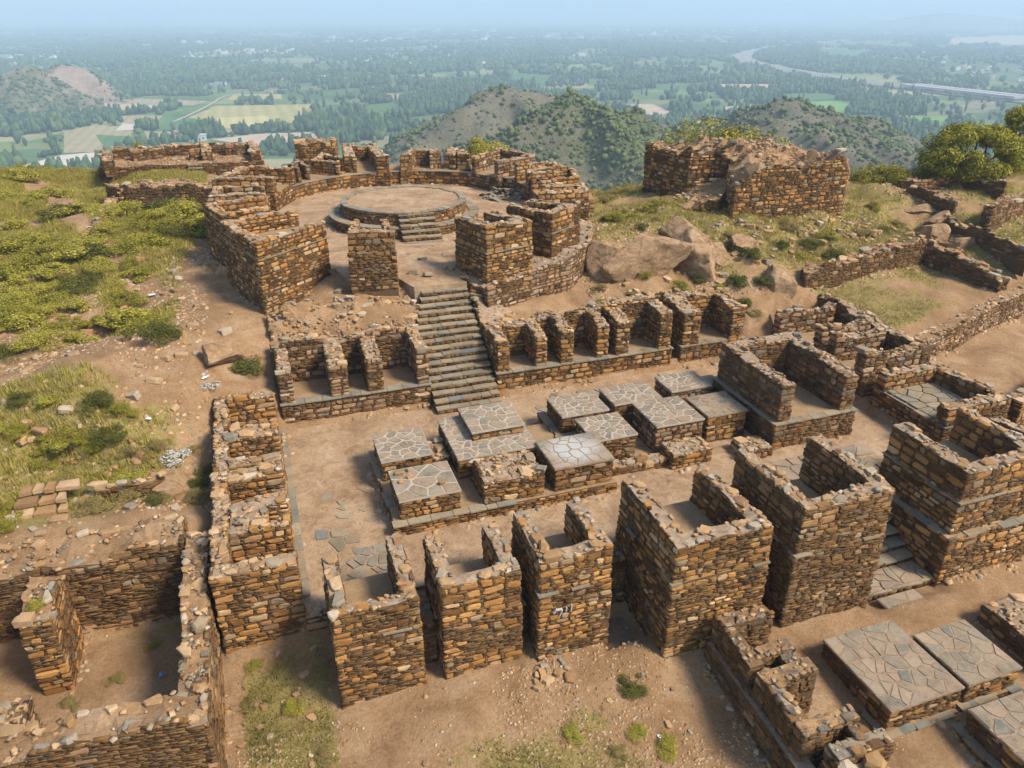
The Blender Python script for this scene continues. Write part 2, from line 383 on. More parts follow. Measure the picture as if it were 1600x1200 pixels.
FEET = []
def masonry(th, name, poly, zb, zt, zvis=None, caps=5.0, pbig=0.8, sc=1.0, rag=0.06, sm=None, cm=None, skip=(), slate=1.0, capsz=1.0, topmat=None, label=None):
    """a stretch of rubble masonry standing on a footprint: core, face stones with slate chinking, cap stones"""
    poly = ccw([(p[0], p[1]) for p in poly]); sm = sm or th.tone; cm = cm or M_cap; sc = sc * th.k; pbig = min(.95, pbig + th.p)
    if zvis is None: zvis = zb
    base = zt if callable(zt) else (lambda x, y: zt)
    sx = R.uniform(0, 50)
    def top(x, y):
        return base(x, y) + rag * 2.2 * fbm(x * 1.3 + sx, y * 1.3, 0.5, 3)
    # core
    pts, edges = [], []
    n = len(poly)
    for i in range(n):
        a, b = Vector(poly[i]), Vector(poly[(i + 1) % n]); L = (b - a).length
        k = max(1, int(L / 0.45))
        for j in range(k): pts.append(a.lerp(b, j / k))
    nb = len(pts)
    # pull the core slightly inside the stone faces
    cen = []
    for i in range(nb):
        p0, p1, p2 = pts[i - 1], pts[i], pts[(i + 1) % nb]
        d1 = (p1 - p0).normalized(); d2 = (p2 - p1).normalized()
        nn = Vector((-d1.y - d2.y, d1.x + d2.x))
        nn = nn.normalized() if nn.length > 1e-6 else Vector((-d1.y, d1.x))
        cen.append(p1 + nn * 0.035)
    xs = [p.x for p in cen]; ys = [p.y for p in cen]
    allp = list(cen)
    area = abs(sum(p.x * q.y - q.x * p.y for p, q in zip(cen, cen[1:] + cen[:1]))) / 2
    want = min(600, int(area * 5))
    tries = 0
    while len(allp) - nb < want and tries < want * 6:
        tries += 1
        x, y = R.uniform(min(xs), max(xs)), R.uniform(min(ys), max(ys))
        if inside(poly, x, y): allp.append(Vector((x, y)))
    res = delaunay_2d_cdt(allp, [(i, (i + 1) % nb) for i in range(nb)], [list(range(nb))], 1, 1e-4)
    tv = res[0]
    V = [(p.x, p.y, top(p.x, p.y)) for p in tv]; F = [tuple(f) for f in res[2]]
    nt0 = len(V)
    V += [(p.x, p.y, zb) for p in cen]
    idx = {}
    for i, o in enumerate(res[3]):
        for q in o:
            if q < nb: idx[q] = i
    ntop = len(F)
    for i in range(nb):
        j = (i + 1) % nb
        if i in idx and j in idx: F.append((nt0 + i, nt0 + j, idx[j], idx[i]))
    core = th.part(name, V, F, M_core)
    core.data.materials.append(topmat or M_topearth)
    mi = [1] * ntop + [0] * (len(F) - ntop)
    core.data.polygons.foreach_set('material_index', mi)
    if label: core['label'] = label
    # faces; the courses run round all of them
    rows = []; z = zvis - R.uniform(0, .1)
    zmax = max(base(*p) for p in pts) + rag + .1
    while z < zmax:
        h = R.choice((R.uniform(.08, .14), R.uniform(.12, .21), R.uniform(.15, .24))) * sc; hc = R.uniform(.025, .055) if (slate > 0 and R.random() < .8 * slate) else 0
        rows.append((z, h, hc)); z += h + (hc or .012)
    for i in range(n):
        if i in skip: continue
        a, b = Vector(poly[i]), Vector(poly[(i + 1) % n]); L = (b - a).length
        if L < 0.12: continue
        u = (b - a) / L; nrm = Vector((u.y, -u.x)); mid = (a + b) / 2
        tc = CAM - Vector((mid.x, mid.y, (zb + base(mid.x, mid.y)) / 2)); d = tc.length
        facing = (nrm.x * tc.x + nrm.y * tc.y) / d
        if facing < -0.12: continue
        facing = max(facing, 0.05)
        ang = math.atan2(u.y, u.x)
        ztm = max(base(*a), base(*b), base(*mid)) + rag
        FEET.append((a.x, a.y, b.x, b.y, nrm.x, nrm.y, zvis))
        for (z, h, hc) in rows:
            if z > ztm: break
            t = -R.uniform(0, .05)
            while t < L - 0.03:
                w = R.uniform(.16, .52) * sc * (1.15 if h > .17 * sc else 0.95)
                g = R.uniform(.015, .055)
                if L - t < w + .14: w = L - t
                w = min(w, L - t)
                cx = a + u * (t + w / 2)
                tz = top(cx.x, cx.y)
                if z + h * .7 > tz + .03:
                    t += w + g; continue
                if R.random() < pbig and w > .1:
                    hh = h * R.uniform(.82, 1.04); out = R.uniform(-.012, .02) + .05 * mnoise.noise(Vector((cx.x * .9 + sx, cx.y * .9, z * .9)))
                    dep = 0.2
                    c = cx - nrm * (dep / 2 - out)
                    th.stone(core, 'stone', (c.x, c.y, z + h / 2), (R.uniform(-.05, .05), R.uniform(-.07, .07), ang + R.uniform(-.03, .03)),
                             (w * 1.0, dep, hh * 1.05), sm, w * h * facing / d / d)
                    gt = t + w; 
                    if slate > 0 and gt < L - .04:
                        k = max(2, int(h / .055)); zz = z
                        for _ in range(k):
                            p = a + u * (gt + g / 2) - nrm * (.05 + R.uniform(-.005, .02))
                            th.boxes.append((p.x, p.y, zz + h / k / 2, ang, g * .7 + .012, .05, h / k * .42, R.uniform(-.2, .2)))
                            zz += h / k
                else:
                    k = max(2, int(h / .05)); zz = z
                    for _ in range(k):
                        tt = t
                        while tt < t + w:
                            ww = min(R.uniform(.12, .34), L - tt)
                            if ww < .04: break
                            p = a + u * (tt + ww / 2) - nrm * (.05 + R.uniform(-.022, .02))
                            th.boxes.append((p.x, p.y, zz + h / k / 2, ang, ww / 2, .05, h / k * .44, R.uniform(-.04, .04)))
                            tt += ww + .008
                        zz += h / k
                t += w + g
            z += h
            if hc and z < ztm - .05:
                t = 0.0
                while t < L:
                    ww = min(R.uniform(.12, .38), L - t)
                    if ww < .04: break
                    p = a + u * (t + ww / 2)
                    if top(p.x, p.y) > z + hc:
                        p = p - nrm * (.05 + R.uniform(-.022, .016))
                        th.boxes.append((p.x, p.y, z + hc / 2, ang, ww / 2 - .004, .05, hc * .45, R.uniform(-.03, .03)))
                    t += ww
    # cap stones: one row set along every edge, more in the middle
    if caps > 0:
        placed = []
        def cap(x, y, sz, yaw, flat=True, embed=.35):
            for (qx, qy, qs) in placed:
                if (qx - x) ** 2 + (qy - y) ** 2 < (0.40 * (qs + sz)) ** 2: return
            placed.append((x, y, sz))
            hgt = sz * R.uniform(.2, .46)
            dd = (CAM - Vector((x, y, base(x, y)))).length
            zz = top(x, y) + hgt * (.5 - embed)
            th.stone(core, 'cap_stone', (x, y, zz), (-math.pi / 2 + R.uniform(-.14, .14), R.uniform(-.14, .14), yaw),
                     (sz * R.uniform(.9, 1.3), hgt, sz * R.uniform(.6, .95)), cm, sz * sz * .55 / dd / dd)
        for i in range(n):
            a, b = Vector(poly[i]), Vector(poly[(i + 1) % n]); L = (b - a).length
            if L < .25: continue
            u = (b - a) / L; nrm = Vector((u.y, -u.x)); t = R.uniform(.05, .2)
            while t < L - .08:
                sz = R.choice((R.uniform(.16, .28), R.uniform(.26, .52))) * capsz
                if R.random() < min(.92, caps / 7):
                    p = a + u * t - nrm * sz * R.uniform(.30, .42)
                    cap(p.x, p.y, sz, math.atan2(u.y, u.x) + R.uniform(-.25, .25))
                t += sz * .95
        for _ in range(int(area * caps)):
            x, y = R.uniform(min(xs), max(xs)), R.uniform(min(ys), max(ys))
            if inside(poly, x, y): cap(x, y, R.uniform(.1, .36) * capsz, R.uniform(0, 6.28), embed=.25)
        for _ in range(int(area * caps * 7)):
            x, y = R.uniform(min(xs), max(xs)), R.uniform(min(ys), max(ys))
            if inside(poly, x, y):
                s_ = R.uniform(.02, .085)
                th.chips.append((x, y, top(x, y) + .01, R.uniform(0, 6.28), s_, s_ * .7, R.uniform(.012, .03), R.uniform(-.2, .2)))
    return core

def rect(x0, y0, x1, y1): return [(x0, y0), (x1, y0), (x1, y1), (x0, y1)]

def u_poly(quad, t):
    """U footprint: quad = outer1, outer2, inner2, inner1; closed on the outer side, open on the inner side"""
    o1, o2, i2, i1 = [Vector(q[:2]) for q in quad]
    ts = t / (o2 - o1).length; tr = t / ((i1 - o1).length / 2 + (i2 - o2).length / 2)
    def P_(s, r): return o1.lerp(o2, s).lerp(i1.lerp(i2, s), r)
    return [tuple(P_(s, r)) for s, r in ((0, 0), (1, 0), (1, 1), (1 - ts, 1), (1 - ts, tr), (ts, tr), (ts, 1), (0, 1))]

def offset_poly(poly, d):
    poly = ccw(list(poly)); n = len(poly); out = []
    for i in range(n):
        a, b, c = Vector(poly[i - 1]), Vector(poly[i]), Vector(poly[(i + 1) % n])
        n1 = (b - a).normalized(); n1 = Vector((n1.y, -n1.x)); n2 = (c - b).normalized(); n2 = Vector((n2.y, -n2.x))
        k = (n1 + n2); k = k / max(.2, k.length_squared) * 2
        out.append(tuple(b + k * d))
    return out

def slab_string(th, poly, z, name='cornice_slab', thick=.05, over=.05, prob=1.0, depth=.3, skip=()):
    """thin projecting slate slabs along the edges of a footprint"""
    poly = ccw([tuple(p[:2]) for p in poly]); n = len(poly)
    for i in range(n):
        if i in skip: continue
        a, b = Vector(poly[i]), Vector(poly[(i + 1) % n]); L = (b - a).length
        u = (b - a) / L; nrm = Vector((u.y, -u.x)); mid = (a + b) / 2
        if nrm.dot(Vector((CAM.x - mid.x, CAM.y - mid.y))) < -1: continue
        t = -over * .9
        while t < L:
            w = min(R.uniform(.35, .8), L + over * .9 - t)
            if w > .12 and R.random() < prob:
                o_ = over + R.uniform(-.02, .025); zz = z + R.uniform(-.008, .008)
                c = [a + u * (t + .01) + nrm * o_, a + u * (t + w - .01) + nrm * (o_ + R.uniform(-.02, .02)),
                     a + u * (t + w - .01) - nrm * (depth - .02), a + u * (t + .01) - nrm * (depth - .02)]
                V = [(p.x, p.y, zz - thick) for p in c] + [(p.x, p.y, zz + R.uniform(-.006, .006)) for p in c]
                th.part(name, V, [(0, 1, 5, 4), (1, 2, 6, 5), (2, 3, 7, 6), (3, 0, 4, 7), (4, 5, 6, 7), (3, 2, 1, 0)], M_slab)
            t += w

def clip_half(poly, p, nn):
    out = []
    for i in range(len(poly)):
        a, b = poly[i], poly[(i + 1) % len(poly)]
        da = (a[0] - p[0]) * nn[0] + (a[1] - p[1]) * nn[1]; db = (b[0] - p[0]) * nn[0] + (b[1] - p[1]) * nn[1]
        if da <= 0: out.append(a)
        if (da < 0 < db) or (db < 0 < da):
            f = da / (da - db); out.append((a[0] + (b[0] - a[0]) * f, a[1] + (b[1] - a[1]) * f))
    return out

def paving(th, poly, z, size=.42, joint=.025, bed=True, m=None, bedmat=None, keep=1.0, proud=.012, over=.03, thick=.07, name='flagstone', rough=.008):
    """crazy paving: a mortar bed and one prism for each flagstone"""
    poly = ccw([tuple(p[:2]) for p in poly]); m = m or M_flag
    if bed:
        pb = offset_poly(poly, over); k = len(pb)
        V = [(p[0], p[1], z - thick) for p in pb] + [(p[0], p[1], z) for p in pb]
        bedo = th.part('mortar_bed', V, [tuple(range(k, 2 * k))] + [(i, (i + 1) % k, k + (i + 1) % k, k + i) for i in range(k)], bedmat or M_mortar)
    else: bedo = th.root
    xs = [p[0] for p in poly]; ys = [p[1] for p in poly]
    s = []
    W, H = max(xs) - min(xs), max(ys) - min(ys)
    nx, ny = max(1, round(W / size)), max(1, round(H / size))
    for i in range(nx):
        for j in range(ny):
            s.append((min(xs) + (i + .5 + R.uniform(-.42, .42)) * W / nx, min(ys) + (j + .5 + R.uniform(-.42, .42)) * H / ny))
    s = [q for q in s if R.random() > .2]
    s += [(R.uniform(min(xs), max(xs)), R.uniform(min(ys), max(ys))) for _ in range(int(nx * ny * .3))]
    pe = offset_poly(poly, over - .012)
    for i, q in enumerate(s):
        if R.random() > keep: continue
        c = list(pe)
        for j, r_ in enumerate(s):
            if i == j: continue
            dx, dy = r_[0] - q[0], r_[1] - q[1]; d = math.hypot(dx, dy)
            if d > size * 3.5: continue
            f = .5 - joint * R.uniform(.15, 1.2) / max(d, .08)
            c = clip_half(c, (q[0] + dx * f, q[1] + dy * f), (dx / d, dy / d))
            if len(c) < 3: break
        if len(c) < 3: continue
        cx = sum(p[0] for p in c) / len(c); cy = sum(p[1] for p in c) / len(c)
        # split edges so that outlines are irregular
        cc = []
        for k in range(len(c)):
            a, b = c[k], c[(k + 1) % len(c)]
            cc.append((cx + (a[0] - cx) * R.uniform(.9, .985), cy + (a[1] - cy) * R.uniform(.9, .985)))
            if math.hypot(a[0] - b[0], a[1] - b[1]) > .22:
                e = R.uniform(.94, 1.0); cc.append((cx + ((a[0] + b[0]) / 2 - cx) * e, cy + ((a[1] + b[1]) / 2 - cy) * e))
        k = len(cc); tx, ty = R.uniform(-rough, rough), R.uniform(-rough, rough); pz = z + proud + R.uniform(-.004, .006)
        V = [(p[0] - cx, p[1] - cy, -.05) for p in cc] + [(p[0] - cx, p[1] - cy, tx * (p[0] - cx) / .3 + ty * (p[1] - cy) / .3) for p in cc]
        o = mesh_obj(name, V, [tuple(range(k, 2 * k))] + [(a, (a + 1) % k, k + (a + 1) % k, k + a) for a in range(k)], m, bedo)
        o.location = (cx - th.loc.x, cy - th.loc.y, pz - th.loc.z)

def floor_slab(th, poly, z, m=None, name='floor', thick=.3):
    poly = ccw([tuple(p[:2]) for p in poly]); k = len(poly)
    V = [(p[0], p[1], z - thick) for p in poly] + [(p[0], p[1], z) for p in poly]
    return th.part(name, V, [tuple(range(k, 2 * k))] + [(i, (i + 1) % k, k + (i + 1) % k, k + i) for i in range(k)], m or M_floor)

# ------------------------------------------------------------------ terrain
CTRL = [(-3, 8, -1.7), (0, 12, -1.6), (4, 10, -1.7), (3.91, 32.97, 3.60), (1.37, 33.75, 3.20), (8, 11, -1.65), (9, 5, -1.8), (14, 7, -1.75), (20, 8, -1.7), (26, 10, -1.7),
 (-8, 8, -1.7), (-15, 10, -1.5), (0, 0, -1.9), (15, 0, -1.9), (30, 5, -1.7), (-20, 0, -2.0), (-1.2, 15, -1.45), (-1.2, 16.4, -1.2),
 (-5, 16, -1.6), (-8.5, 16, -1.6), (-3.2, 20.7, .8), (-5, 21.8, 1.05), (-8, 21.8, 1.0), (-12, 21, 1.0), (-3.0, 23, .3), (-3.0, 26, .8),
 (-17, 18, .8), (-14, 14, -.5), (40, 12, -1.0), (45, 22, .8), (28, 21, .8), (34, 22, .85), (30, 24, .85), (36, 25.5, .85), (28, 17, .2), (26, 14.5, -1.0), (24, 13, -1.6),
 (-7.50, 25.31, 0.80), (-5.43, 24.06, 0.50), (-4.41, 24.99, 1.00), (-7.98, 26.27, 1.10), (-6.25, 25.19, 1.00), (-7.39, 26.79, 2.25), (-9.09, 27.38, 2.25), (-6.11, 26.21, 2.20), (-8.98, 30.48, 2.70), (-5.47, 28.53, 2.50), (-3.20, 29.52, 2.80), (-1.47, 31.20, 3.00), (-1.20, 28.35, 1.90), (-3.27, 26.81, 1.90),
 (-0.67, 29.65, 1.50), (-2.53, 37.66, 3.30), (-0.20, 32.82, 3.35), (-3.70, 45.59, 3.20), (-8.02, 40.49, 3.00), (-11.94, 39.19, 2.90), (-11.57, 45.99, 3.10), (-16.32, 58.96, 3.00), (-11.22, 56.32, 3.20), (-5.80, 51.32, 3.10),
 (-8.58, 56.97, 3.20), (-2.78, 54.52, 3.30), (-15.37, 66.43, 3.20), (-11.39, 66.34, 3.20), (-20.70, 78.39, 2.80), (-17.05, 39.16, 2.60), (-23.89, 59.60, 2.60), (-13.44, 27.60, 1.80),
 (0.74, 33.80, 2.70), (3.93, 33.46, 3.00), (6.19, 32.59, 3.50), (2.93, 34.22, 3.80), (5.37, 34.41, 3.95), (9.56, 31.52, 3.00), (13.76, 30.71, 2.30), (17.34, 31.08, 2.40), (20.68, 30.63, 2.50),
 (15.76, 32.96, 2.80), (17.94, 32.33, 3.10), (22.64, 32.08, 3.20), (23.59, 29.32, 2.10), (24.47, 30.74, 2.90), (24.66, 32.31, 3.80), (22.84, 37.22, 4.50), (21.37, 42.48, 4.20), (22.20, 47.15, 4.00),
 (24.79, 35.05, 4.60), (33.60, 35.06, 3.80), (23.67, 42.67, 4.80), (37.49, 36.05, 4.00), (33.68, 32.77, 3.20), (30.12, 32.86, 3.50), (40.99, 38.22, 4.50), (45.45, 38.90, 4.70), (46.81, 35.23, 4.70),
 (39.22, 30.49, 3.30), (39.16, 28.17, 2.50), (37.81, 33.57, 3.00), (28.06, 29.99, 2.05), (34.26, 29.81, 2.15), (30.79, 26.31, 1.95), (35.88, 26.78, 2.05), (27.98, 25.45, 1.95), (27.63, 28.08, 2.05),
 (21.2, 28.8, 1.9), (60, 20, 2.0), (70, 40, 4.0), (60, 48, 3.5), (52, 42, 4.7), (45, 47, 3.5), (34, 50, 3.0), (24, 52, 2.5), (20, 58, -2.0), (10, 64, 0.0), (2, 64, 3.0),
 (-6, 72, 3.2), (-13, 74, 2.6), (-24, 76, 1.5), (-35, 60, 1.0), (-40, 30, .5), (4, 80, -6.0), (-12, 88, -5.0), (-30, 95, -10.0), (30, 66, -8.0), (50, 62, -5.0), (70, 60, -6.0), (20, 80, -18.0), (45, 85, -20.0), (0, 100, -20.0), (-60, 80, -12.0), (80, 20, -2.0), (-60, 20, -4.0), (10, -30, -4.0), (40, -20, -4.0)]
CX = np.array([c[0] for c in CTRL]); CY = np.array([c[1] for c in CTRL]); CZ = np.array([c[2] for c in CTRL])
_D = np.hypot(CX[:, None] - CX, CY[:, None] - CY)
_N = len(CTRL)
_A = np.zeros((_N + 1, _N + 1)); _A[:_N, :_N] = _D - np.eye(_N) * 0.15; _A[:_N, _N] = 1; _A[_N, :_N] = 1
_W = np.linalg.solve(_A, np.append(CZ, 0))
STUPA_FLOOR = [(-0.3, 33.4), (3.2, 35.6), (3.6, 33.6), (5.8, 33.6), (6.3, 32.0), (8.75, 32.0), (9.4, 33), (12.4, 35.2), (14.4, 37.6), (16.6, 41), (17.2, 45.3), (16.2, 49.2), (13.6, 52.3), (9.5, 53.8),
               (5.2, 53), (2.2, 50.8), (0.4, 47.2), (0.2, 43.4), (-.4, 39)]
ZONES = [(rect(-.35, 16.75, 23.3, 27.9), -.07), (rect(15.9, 12.9, 19.25, 17.2), -1.62), (rect(7.7, 14.0, 9.05, 15.6), -1.55), (rect(-9.2, 13.3, -3.3, 19.9), -1.6),
         (STUPA_FLOOR, None), (rect(5.7, 26.7, 8.95, 32.3), -.2), (rect(9, 27.7, 21.3, 29.6), .4), (rect(0, 27.7, 6, 30.6), .4), (rect(-2.5, 17, -.2, 27.6), -.1), (rect(23.2, 17.9, 26.8, 29), .3)]
def stupa_z(x, y): return np.clip(3.85 + (y - 32) * .045, 3.85, 4.1)

def vnoise(x, y, s, seed):
    """smooth value noise on arrays"""
    x = x * s + seed * 17.3; y = y * s + seed * 5.1
    xi, yi = np.floor(x).astype(np.int64), np.floor(y).astype(np.int64); fx, fy = x - xi, y - yi
    fx = fx * fx * (3 - 2 * fx); fy = fy * fy * (3 - 2 * fy)
    def hsh(a, b):
        h = (a * 374761393 + b * 668265263 + seed * 1013904223) & 0xffffffff
        h = ((h ^ (h >> 13)) * 1274126177) & 0xffffffff
        return ((h ^ (h >> 16)) & 0xffff) / 65535.0
    return (hsh(xi, yi) * (1 - fx) + hsh(xi + 1, yi) * fx) * (1 - fy) + (hsh(xi, yi + 1) * (1 - fx) + hsh(xi + 1, yi + 1) * fx) * fy
def vfbm(x, y, s, seed, o=4):
    t = 0; a = 1; n = 0
    for k in range(o):
        t = t + a * (vnoise(x, y, s * 2 ** k, seed + k) - .5); n += a; a *= .5
    return t / n

def poly_dist(poly, X, Y):
    """signed distance, negative inside"""
    d = np.full(X.shape, 1e9); ins = np.zeros(X.shape, bool); n = len(poly)
    for i in range(n):
        ax, ay = poly[i]; bx, by = poly[(i + 1) % n]; ex, ey = bx - ax, by - ay
        t = np.clip(((X - ax) * ex + (Y - ay) * ey) / (ex * ex + ey * ey), 0, 1)
        d = np.minimum(d, np.hypot(X - ax - ex * t, Y - ay - ey * t))
        if ay != by:
            c = ((ay > Y) != (by > Y)) & (X < (bx - ax) * (Y - ay) / (by - ay) + ax); ins ^= c
    return np.where(ins, -d, d)

def terrain(X, Y, zones=True):
    X = np.asarray(X, float); Y = np.asarray(Y, float); sh = X.shape; x, y = X.ravel(), Y.ravel()
    z = np.empty_like(x)
    for k in range(0, len(x), 20000):
        z[k:k + 20000] = np.hypot(x[k:k + 20000, None] - CX, y[k:k + 20000, None] - CY) @ _W[:_N] + _W[_N]
    nat = vfbm(x, y, .35, 3, 5) * .55 + vfbm(x, y, 1.7, 9, 3) * .12
    left = np.clip((-3 - x) / 4, 0, 1) * np.clip((y - 24) / 6, 0, 1)
    nat = nat + left * vfbm(x, y, .17, 21, 3) * 2.6
    nat = nat + np.clip((x - 15) / 3, 0, 1) * np.clip((y - 30.5) / 2, 0, 1) * (vfbm(x, y, .5, 25, 4) * .9 + vfbm(x, y, 2.0, 27, 2) * .18)
    flat = np.clip((13 - y) / 1.5, 0, 1) * .6 + ((x > 27) & (y < 26)) * .7
    z = z + nat * (1 - np.clip(flat, 0, .75))
    # the hill drops to the plain
    rr = np.hypot(x - 8, (y - 30) * .9)
    f = np.clip((rr - 62) / 260, 0, 1)
    z = z * (1 - f) + (PLAIN_Z - 4) * f + np.clip((rr - 62) / 60, 0, 1) * (1 - f) * vfbm(x, y, .03, 5, 5) * 26
    z = np.where(rr > 62, np.minimum(z, 4.5), z)
    if zones:
        for poly, zz in ZONES:
            d = poly_dist(poly, x, y)
            m = np.clip((.12 - d) / .3, 0, 1)
            tz = (stupa_z(x, y) - .07) if zz is None else zz
            z = z * (1 - m) + tz * m
    return z.reshape(sh)

def grass_mask(x, y):
    m = np.zeros_like(x)
    left = np.clip((-2.6 - x) / 1.5, 0, 1) * np.clip((y - 21) / 2, 0, 1)
    path = np.exp(-((y - (30.2 + (x + 4) * -.12)) / 1.1) ** 2) * np.clip((-1.5 - x) / 2, 0, 1)     # bare path across the slope
    m = np.maximum(m, left * np.clip(.6 + .16 * np.clip((y - 36) / 6, 0, 1) + vfbm(x, y, .28, 31, 4) * 1.7 - path * .95 - .8 * np.exp(-((x + 7.5 + (y - 44) * .35) / .7) ** 2) * (y > 36), 0, 1))
    bare = np.exp(-(((x + 2.2) / 2.6) ** 2 + ((y - 35) / 6) ** 2))
    m = m * (1 - .9 * bare)
    right = np.clip((x - 15) / 3, 0, 1) * np.clip((y - 30.2) / 1.5, 0, 1) * (x < 80)
    m = np.maximum(m, right * np.clip(.56 + vfbm(x, y, .28, 41, 3) * 1.5, 0, 1))
    fld = np.clip((x - 26) / 1, 0, 1) * np.clip((y - 24.5 - (x - 27) * .3) / .6, 0, 1) * (y < 31.5)
    m = np.maximum(m, fld * np.clip(.58 + vfbm(x, y, .5, 51, 3) * 1.3, 0, 1))
    fr = np.clip((13.2 - y) / 1.0, 0, 1) * np.clip((x - 1) / 2, 0, 1) * np.clip((9.7 - x) / .5, 0, 1)
    m = np.maximum(m, .72 * fr * np.clip(.3 + vfbm(x, y, .6, 61, 4) * 1.9, 0, 1))
    al = np.clip((x + 2.4) / .3, 0, 1) * np.clip((.2 - x) / .2, 0, 1) * (y < 16.9)
    m = np.maximum(m, .72 * al * np.clip(.45 + vfbm(x, y, .7, 71, 3) * 1.8, 0, 1))
    rm = (x > -9) * (x < -3.3) * (y > 13.2) * (y < 19.7)
    m = np.maximum(m, rm * np.clip(.22 + vfbm(x, y, .7, 81, 3) * 1.5, 0, 1))
    return m

def grow(lo, hi, step, far0, far1, k=1.16):
    a = list(np.arange(lo, hi, step)); s = step; v = a[-1]
    while v < far1: s *= k; v += s; a.append(v)
    s = step; v = lo
    while v > far0: s *= k; v -= s; a.insert(0, v)
    return np.array(a)
gx = grow(-16, 46, .28, -420, 420); gy = grow(6, 66, .28, -60, 420)
GX, GY = np.meshgrid(gx, gy); GZ = terrain(GX, GY)
V = np.stack([GX, GY, GZ], -1).reshape(-1, 3)
ii = np.arange(len(gx) * len(gy)).reshape(len(gy), len(gx))
F = np.stack([ii[:-1, :-1], ii[:-1, 1:], ii[1:, 1:], ii[1:, :-1]], -1).reshape(-1, 4)
ground = mesh_obj('hilltop_ground', V, F, M_ground, smooth=True); tag(ground, None, None, kind='structure')
ga = ground.data.attributes.new('grass', 'FLOAT', 'POINT'); ga.data.foreach_set('value', grass_mask(GX.ravel(), GY.ravel()).astype(np.float32))

def sheet(name, poly, zf, m, step=.35):
    poly = ccw([tuple(p[:2]) for p in poly]); xs = [p[0] for p in poly]; ys = [p[1] for p in poly]
    pts = []
    n = len(poly)
    for i in range(n):
        a, b = Vector(poly[i]), Vector(poly[(i + 1) % n]); k = max(1, int((b - a).length / step))
        pts += [a.lerp(b, j / k) for j in range(k)]
    nb = len(pts)
    x = min(xs) + step / 2
    while x < max(xs):
        y = min(ys) + step / 2
        while y < max(ys):
            if inside(poly, x, y): pts.append(Vector((x + R.uniform(-.1, .1), y + R.uniform(-.1, .1))))
            y += step
        x += step
    res = delaunay_2d_cdt(pts, [(i, (i + 1) % nb) for i in range(nb)], [list(range(nb))], 1, 1e-4)
    V = [(p.x, p.y, float(zf(p.x, p.y)) + .05 * fbm(p.x * .8, p.y * .8, 3, 3)) for p in res[0]]
    F = [tuple(f) for f in res[2]]; ix = {}
    for i, og in enumerate(res[3]):
        for q in og:
            if q < nb: ix[q] = i
    k0 = len(V)                       # earth edge below the sheet
    V += [(V[ix[i]][0], V[ix[i]][1], V[ix[i]][2] - 1.2) for i in range(nb)]
    F += [(k0 + i, k0 + (i + 1) % nb, ix[(i + 1) % nb], ix[i]) for i in range(nb)]
    o = mesh_obj(name, V, F, m); tag(o, None, None, kind='structure'); return o
sheet('court_floor', rect(-.3, 16.9, 23.25, 27.85), lambda x, y: 0, M_court)
sheet('stupa_court_floor', STUPA_FLOOR, lambda x, y: float(stupa_z(x, y)), M_court)

# ------------------------------------------------------------------ the ruins
def chapel(name, label, quad, zb, zf, zt, t=.5, zvis=None, floor=M_floor, group=None, string=True, over=.05, caps=5.5, sm=None, cm=None, sc=1.0, inset=.03, sprob=.3, rag=.06, pbig=.8, capsz=1.0, podskip=()):
    q = [tuple(p[:2]) for p in quad]
    cx = sum(p[0] for p in q) / 4; cy = sum(p[1] for p in q) / 4
    th = Thing(name, label, 'ruin', (cx, cy, zb), group)
    if zf > zb:
        masonry(th, 'podium', q, zb, zf - .02, zvis=zvis, caps=0, rag=.0, sm=sm, sc=sc * .92, topmat=floor, pbig=pbig - .12, skip=podskip)
        if string: slab_string(th, q, zf + .012, prob=sprob, over=over, thick=.05 if over > .03 else .035)
        masonry(th, 'wall', u_poly(offset_poly(q, -inset) if ccw(q) == q else offset_poly(q, -inset)[::-1], t), zf - .03, zt, zvis=zf + .01, caps=caps, sm=sm, cm=cm, sc=sc * 1.1, rag=rag, pbig=pbig + .08, capsz=capsz)
    else:
        masonry(th, 'wall', u_poly(q, t), zb, zt, zvis=zvis, caps=caps, sm=sm, cm=cm, sc=sc, rag=rag, pbig=pbig, capsz=capsz)
    return th

def slope_top(z0, dx=0, dy=0, x0=0, y0=0): return lambda x, y: z0 + dx * (x - x0) + dy * (y - y0)

